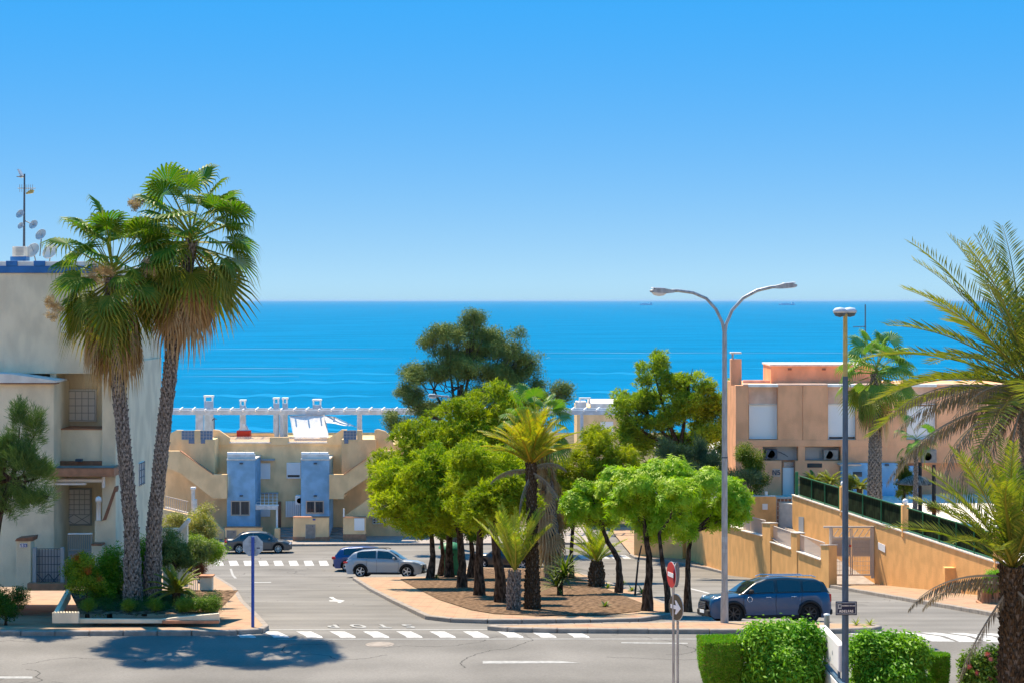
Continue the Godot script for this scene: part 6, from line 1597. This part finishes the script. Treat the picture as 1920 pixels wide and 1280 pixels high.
	for i in n + 1:
		var x := lerpf(x0, x1, float(i) / n)
		var r: float = max(lerp_table(rf, x), belt.call(x) + 0.005)
		var a: Vector3 = side.call(x, 0.0, 0.0); var b: Vector3 = side.call(x, 0.55, 0.012); var c: Vector3 = side.call(x, 1.0, 0.0)
		var half := [a, b, c, Vector3(x, r - 0.012, c.z - 0.06), Vector3(x, r + 0.012, c.z * 0.55), Vector3(x, r + 0.02, 0)]
		var ring := half.duplicate()
		for q in range(half.size() - 2, -1, -1): ring.append(half[q] * Vector3(1, 1, -1))
		cab.append(ring)
	lpart(o, "cabin", skin(cab), k.get("roof_paint", pm), Vector3.ZERO)
	# side glass, split by pillars
	for sgn: float in [-1.0, 1.0]:
		for wdw in k.windows:
			var g := []; var m := 14
			for i in m + 1:
				var x := lerpf(wdw[0], wdw[1], float(i) / m)
				var tb := 0.10; var tt: float = 0.93
				var r: float = lerp_table(rf, x) - 0.04 - belt.call(x)
				if r < 0.16: tt = 0.10
				var row := []
				for j in 4:
					var p: Vector3 = side.call(x, lerpf(tb, tt, j / 3.0), 0.020)
					p.z *= sgn; row.append(p)
				g.append(row)
			lpart(o, "side_window", skin(g), M.car_glass, Vector3.ZERO)
		# mirror, handles, lamps
		var mx: float = k.mirror
		var mp: Vector3 = side.call(mx, 0.12, 0.0)
		lpart(o, "mirror", bb(Vector3(0.13, 0.14, 0.22), 0.04), k.get("mirror_paint", pm), Vector3(mx, mp.y + 0.06, (mp.z + 0.14) * sgn))
		for hx in k.handles:
			lpart(o, "door_handle", bb(Vector3(0.18, 0.025, 0.03), 0.008), k.get("handle_paint", pm), Vector3(hx, belt.call(hx) - 0.13, (plan.call(hx) * 0.985 + 0.01) * sgn))
		for sx in k.seams:
			var pts := []
			for j in 6:
				var t := j / 5.0
				pts.append(Vector3(sx + 0.03 * sin(t * 3.0), lerpf(0.30, belt.call(sx) - 0.03, t), (plan.call(sx) * (1.001 if t > 0.3 and t < 0.85 else 0.985) + 0.001) * sgn))
			lpart(o, "door_seam", tube(pts, [0.006, 0.006, 0.006, 0.006, 0.006, 0.006], 4), M.plastic, Vector3.ZERO)
		lpart(o, "sill", bb(Vector3(abs(wx[0] - wx[1]) - 2 * wr - 0.12, 0.12, 0.05), 0.02), M.plastic, Vector3((wx[0] + wx[1]) / 2, 0.24, W * 0.482 * sgn))
		for w in wx:                        # arch trim
			var pts := []; var rr := []
			for j in 13:
				var a := PI * j / 12.0
				pts.append(Vector3(w + cos(a) * (wr + 0.055), max(wr + sin(a) * (wr + 0.055), 0.2), (plan.call(w) * 0.985) * sgn)); rr.append(k.get("trim", 0.02))
			lpart(o, "arch_trim", tube(pts, rr, 6), M.plastic, Vector3.ZERO)
			wheel(o, Vector3(w, wr, (W / 2 - 0.13) * sgn), wr, sgn, k.get("rim", M.rim), k.get("spokes", 5))
		var hl := lpart(o, "headlight", headlamp(k.get("round_lamp", false)), M.lamp_glass, Vector3(L / 2 - k.get("lamp_in", 0.16), belt.call(L / 2 - 0.2) - k.get("lamp_drop", 0.12), plan.call(L / 2) * 0.80 * sgn), Basis(Vector3.UP, -0.5 * sgn))
		if k.get("round_lamp", false): lpart(hl, "lamp_ring", tube_ring(0.135, 0.012), M.chrome, Vector3(0.06, 0, 0))
		lpart(o, "tail_light", bb(k.get("tail", Vector3(0.20, 0.12, 0.30)), 0.03), M.tail, Vector3(-L / 2 + 0.05, belt.call(-L / 2 + 0.1) - k.get("tail_drop", 0.14), plan.call(-L / 2) * 0.86 * sgn))
		if k.get("rails", false): lpart(o, "roof_rail", tube([Vector3(x0 + 0.45, H + 0.0, W * 0.33 * sgn), Vector3(x0 + 0.6, H + 0.055, W * 0.33 * sgn), Vector3(x1 - 1.15, H + 0.055, W * 0.33 * sgn), Vector3(x1 - 1.0, H + 0.0, W * 0.33 * sgn)], [0.02, 0.02, 0.02, 0.02], 6), M.chrome if k.get("chrome", false) else M.plastic, Vector3.ZERO)
		if k.get("side_mark", false): lpart(o, "side_emblem", tube_ring(0.085, 0.014), M.chrome, Vector3(wx[0] - wr - 0.22, belt.call(0.8) - 0.18, (W / 2 + 0.0) * sgn), Basis(Vector3.UP, PI / 2))
	# windscreen and rear window
	for e in [["windscreen", k.screen[0], k.screen[1]], ["rear_window", k.rear[0], k.rear[1]]]:
		var g := []
		for i in 9:
			var x := lerpf(e[1], e[2], i / 8.0)
			var c: Vector3 = side.call(x, 1.0, 0.0); var row := []
			for j in 7:
				var u := j / 6.0 * 2.0 - 1.0
				row.append(Vector3(x, max(lerp_table(rf, x), belt.call(x)) + 0.020 + 0.014 * (1 - u * u), (c.z - 0.09) * u))
			g.append(row)
		lpart(o, e[0], skin(g), M.car_glass, Vector3.ZERO)
	lpart(o, "front_bumper", bb(Vector3(0.14, 0.22, W * 0.80), 0.05), M.plastic if k.get("dark_bumper", true) else pm, Vector3(L / 2 - 0.02, 0.36, 0))
	lpart(o, "rear_bumper", bb(Vector3(0.14, 0.20, W * 0.82), 0.05), M.plastic, Vector3(-L / 2 + 0.02, 0.38, 0))
	var gr := lpart(o, "grille", bb(Vector3(0.04, 0.24, W * 0.42), 0.02), M.plastic, Vector3(L / 2 + 0.03, 0.60, 0))
	for j in 4: lpart(gr, "grille_bar", bb(Vector3(0.02, 0.012, W * 0.40), 0.004), M.chrome, Vector3(0.02, -0.08 + j * 0.055, 0))
	lpart(o, "number_plate", bb(Vector3(0.015, 0.11, 0.52), 0.004), M.white_paint, Vector3(L / 2 + 0.062, 0.40, 0)); lpart(o, "number_plate", bb(Vector3(0.015, 0.11, 0.52), 0.004), M.white_paint, Vector3(-L / 2 - 0.062, 0.62, 0))
	return o
func headlamp(round_: bool) -> ArrayMesh:
	if round_: return tube([Vector3(-0.06, 0, 0), Vector3(0.04, 0, 0), Vector3(0.07, 0, 0)], [0.135, 0.13, 0.08], 18)
	return bb(Vector3(0.26, 0.10, 0.34), 0.04)
func tube_ring(r: float, t: float) -> ArrayMesh:        # ring in the y, z plane
	var pts := []; var rr := []
	for k in 17: pts.append(Vector3(0, cos(TAU * k / 16), sin(TAU * k / 16)) * r); rr.append(t)
	return tube(pts, rr, 6)
var wheel_cache := {}
func wheel(par: Node3D, at: Vector3, r: float, sgn: float, rim: Material, spokes: int):
	var key := "%.3f" % r
	if not wheel_cache.has(key):
		wheel_cache[key] = lathe(PackedVector2Array([Vector2(r * 0.68, -0.105), Vector2(r * 0.93, -0.11), Vector2(r, -0.075), Vector2(r, 0.075), Vector2(r * 0.93, 0.11), Vector2(r * 0.70, 0.105), Vector2(r * 0.66, 0.05), Vector2(0.001, 0.02)]), 26)
	var b := Basis(Vector3.RIGHT, PI / 2 * sgn)
	var w := lpart(par, "wheel", wheel_cache[key], M.tyre, at, b)
	lpart(w, "rim", lathe(PackedVector2Array([Vector2(r * 0.62, 0.06), Vector2(r * 0.69, 0.10), Vector2(r * 0.70, 0.085)]), 24), rim, Vector3.ZERO)
	for k in spokes: lpart(w, "spoke", bb(Vector3(r * 0.66, 0.02, r * (0.20 if spokes < 7 else 0.12)), 0.006), rim, Vector3(cos(TAU * k / spokes), 0, sin(TAU * k / spokes)) * r * 0.33 + Vector3(0, 0.085, 0), Basis(Vector3.UP, -TAU * k / spokes))
	lpart(w, "hub", cyl(r * 0.16, 0.10, 12), rim, Vector3.ZERO)
func cars():
	var navy := paint(Color(0.004, 0.06, 0.15)); var silver := paint(Color(0.34, 0.37, 0.41)); var blue := paint(Color(0.006, 0.045, 0.19)); var grey := paint(Color(0.075, 0.082, 0.085)); var black := paint(Color(0.012, 0.014, 0.017))
	var d := 60.9
	car("navy blue small estate car with black wheels parked behind the lamp", Vector2(X(1434, d), d), PI + 0.16, {"L": 4.2, "W": 1.80, "wr": 0.335, "wf": 1.32, "wb": -1.31, "paint": navy, "belt": [[-2.14, 0.98], [-1.9, 1.04], [0.6, 1.00], [1.0, 0.98], [1.7, 0.93], [2.0, 0.84], [2.14, 0.74]], "roof": [[-2.06, 1.02], [-1.86, 1.34], [-1.62, 1.45], [-0.5, 1.52], [0.1, 1.49], [0.45, 1.38], [1.12, 0.98]], "roof_paint": black, "windows": [[-1.72, -1.10], [-1.02, -0.22], [-0.10, 0.88]], "screen": [0.52, 1.06], "rear": [-2.0, -1.84], "mirror": 0.72, "handles": [-0.75, 0.12], "seams": [-1.05, -0.16, 0.95], "rim": M.rim_dark, "spokes": 8, "trim": 0.05, "round_lamp": true, "lamp_in": 0.20, "lamp_drop": 0.10, "rails": true, "chrome": true, "side_mark": true, "mirror_paint": M.plastic, "handle_paint": M.chrome, "tail": Vector3(0.12, 0.28, 0.20), "tail_drop": 0.18})
	d = 104.0
	car("silver crossover car parked with its nose under the small trees", Vector2(X(724, d), d), -0.13, {"L": 4.45, "W": 1.84, "wr": 0.345, "wf": 1.36, "wb": -1.33, "paint": silver, "lift": 0.02, "belt": [[-2.2, 0.98], [-1.9, 1.10], [-1.2, 1.06], [0.9, 1.00], [1.7, 0.93], [2.0, 0.85], [2.2, 0.72]], "roof": [[-2.1, 1.10], [-1.75, 1.42], [-1.3, 1.55], [-0.4, 1.60], [0.2, 1.55], [1.15, 1.0]], "windows": [[-1.55, -0.45], [-0.36, 0.82]], "screen": [0.3, 1.1], "rear": [-2.06, -1.72], "mirror": 0.62, "handles": [-0.9, 0.0], "seams": [-1.0, -0.40, 0.85], "rim": M.rim, "spokes": 5, "trim": 0.05, "rails": true, "tail": Vector3(0.36, 0.10, 0.3), "tail_drop": 0.16, "lamp_in": 0.2})
	d = 111.0
	car("blue hatchback parked behind the silver car", Vector2(X(694, d), d), -0.10, {"L": 4.3, "W": 1.80, "wr": 0.32, "wf": 1.33, "wb": -1.3, "paint": blue, "belt": [[-2.15, 0.92], [-1.9, 1.0], [0.9, 0.95], [1.7, 0.88], [2.0, 0.8], [2.15, 0.68]], "roof": [[-2.05, 1.0], [-1.7, 1.36], [-1.3, 1.44], [-0.4, 1.48], [0.2, 1.44], [1.15, 0.95]], "windows": [[-1.5, -0.42], [-0.33, 0.85]], "screen": [0.3, 1.1], "rear": [-2.0, -1.7], "mirror": 0.65, "handles": [-0.9, 0.0], "seams": [-0.38, 0.85], "tail": Vector3(0.3, 0.16, 0.3)})
	d = 125.0
	car("dark grey sedan with pale wheel covers parked before the sand house", Vector2(X(484, d), d), 0.12, {"L": 4.5, "W": 1.78, "wr": 0.32, "wf": 1.36, "wb": -1.3, "paint": grey, "belt": [[-2.25, 0.86], [-2.1, 0.96], [-1.6, 0.97], [0.9, 0.90], [1.7, 0.84], [2.05, 0.74], [2.25, 0.62]], "roof": [[-1.75, 0.96], [-1.1, 1.36], [-0.6, 1.45], [0.1, 1.46], [0.55, 1.40], [1.35, 0.90]], "windows": [[-1.25, -0.40], [-0.31, 0.95]], "screen": [0.6, 1.3], "rear": [-1.7, -1.0], "mirror": 0.75, "handles": [-0.85, 0.05], "seams": [-0.36, 0.9], "rim": M.coping, "spokes": 9, "tail": Vector3(0.2, 0.12, 0.4), "dark_bumper": false})
	d = 112.5
	car("black car half hidden behind the island trunks", Vector2(X(950, d), d), PI - 0.3, {"L": 4.2, "W": 1.78, "wr": 0.31, "wf": 1.3, "wb": -1.28, "paint": black, "belt": [[-2.1, 0.92], [-1.9, 0.98], [0.9, 0.93], [1.7, 0.86], [2.1, 0.68]], "roof": [[-2.0, 0.98], [-1.6, 1.36], [-0.4, 1.46], [0.2, 1.42], [1.1, 0.93]], "windows": [[-1.45, -0.42], [-0.33, 0.82]], "screen": [0.3, 1.05], "rear": [-1.95, -1.62], "mirror": 0.62, "handles": [0.0], "seams": [0.82]})

func down_trunk(pts: Array, l: float) -> Vector3:       # the point l metres down a trunk from its top
	for i in range(pts.size() - 1, 0, -1):
		var q: float = pts[i].distance_to(pts[i - 1])
		if l <= q: return pts[i].lerp(pts[i - 1], l / q)
		l -= q
	return pts[0]
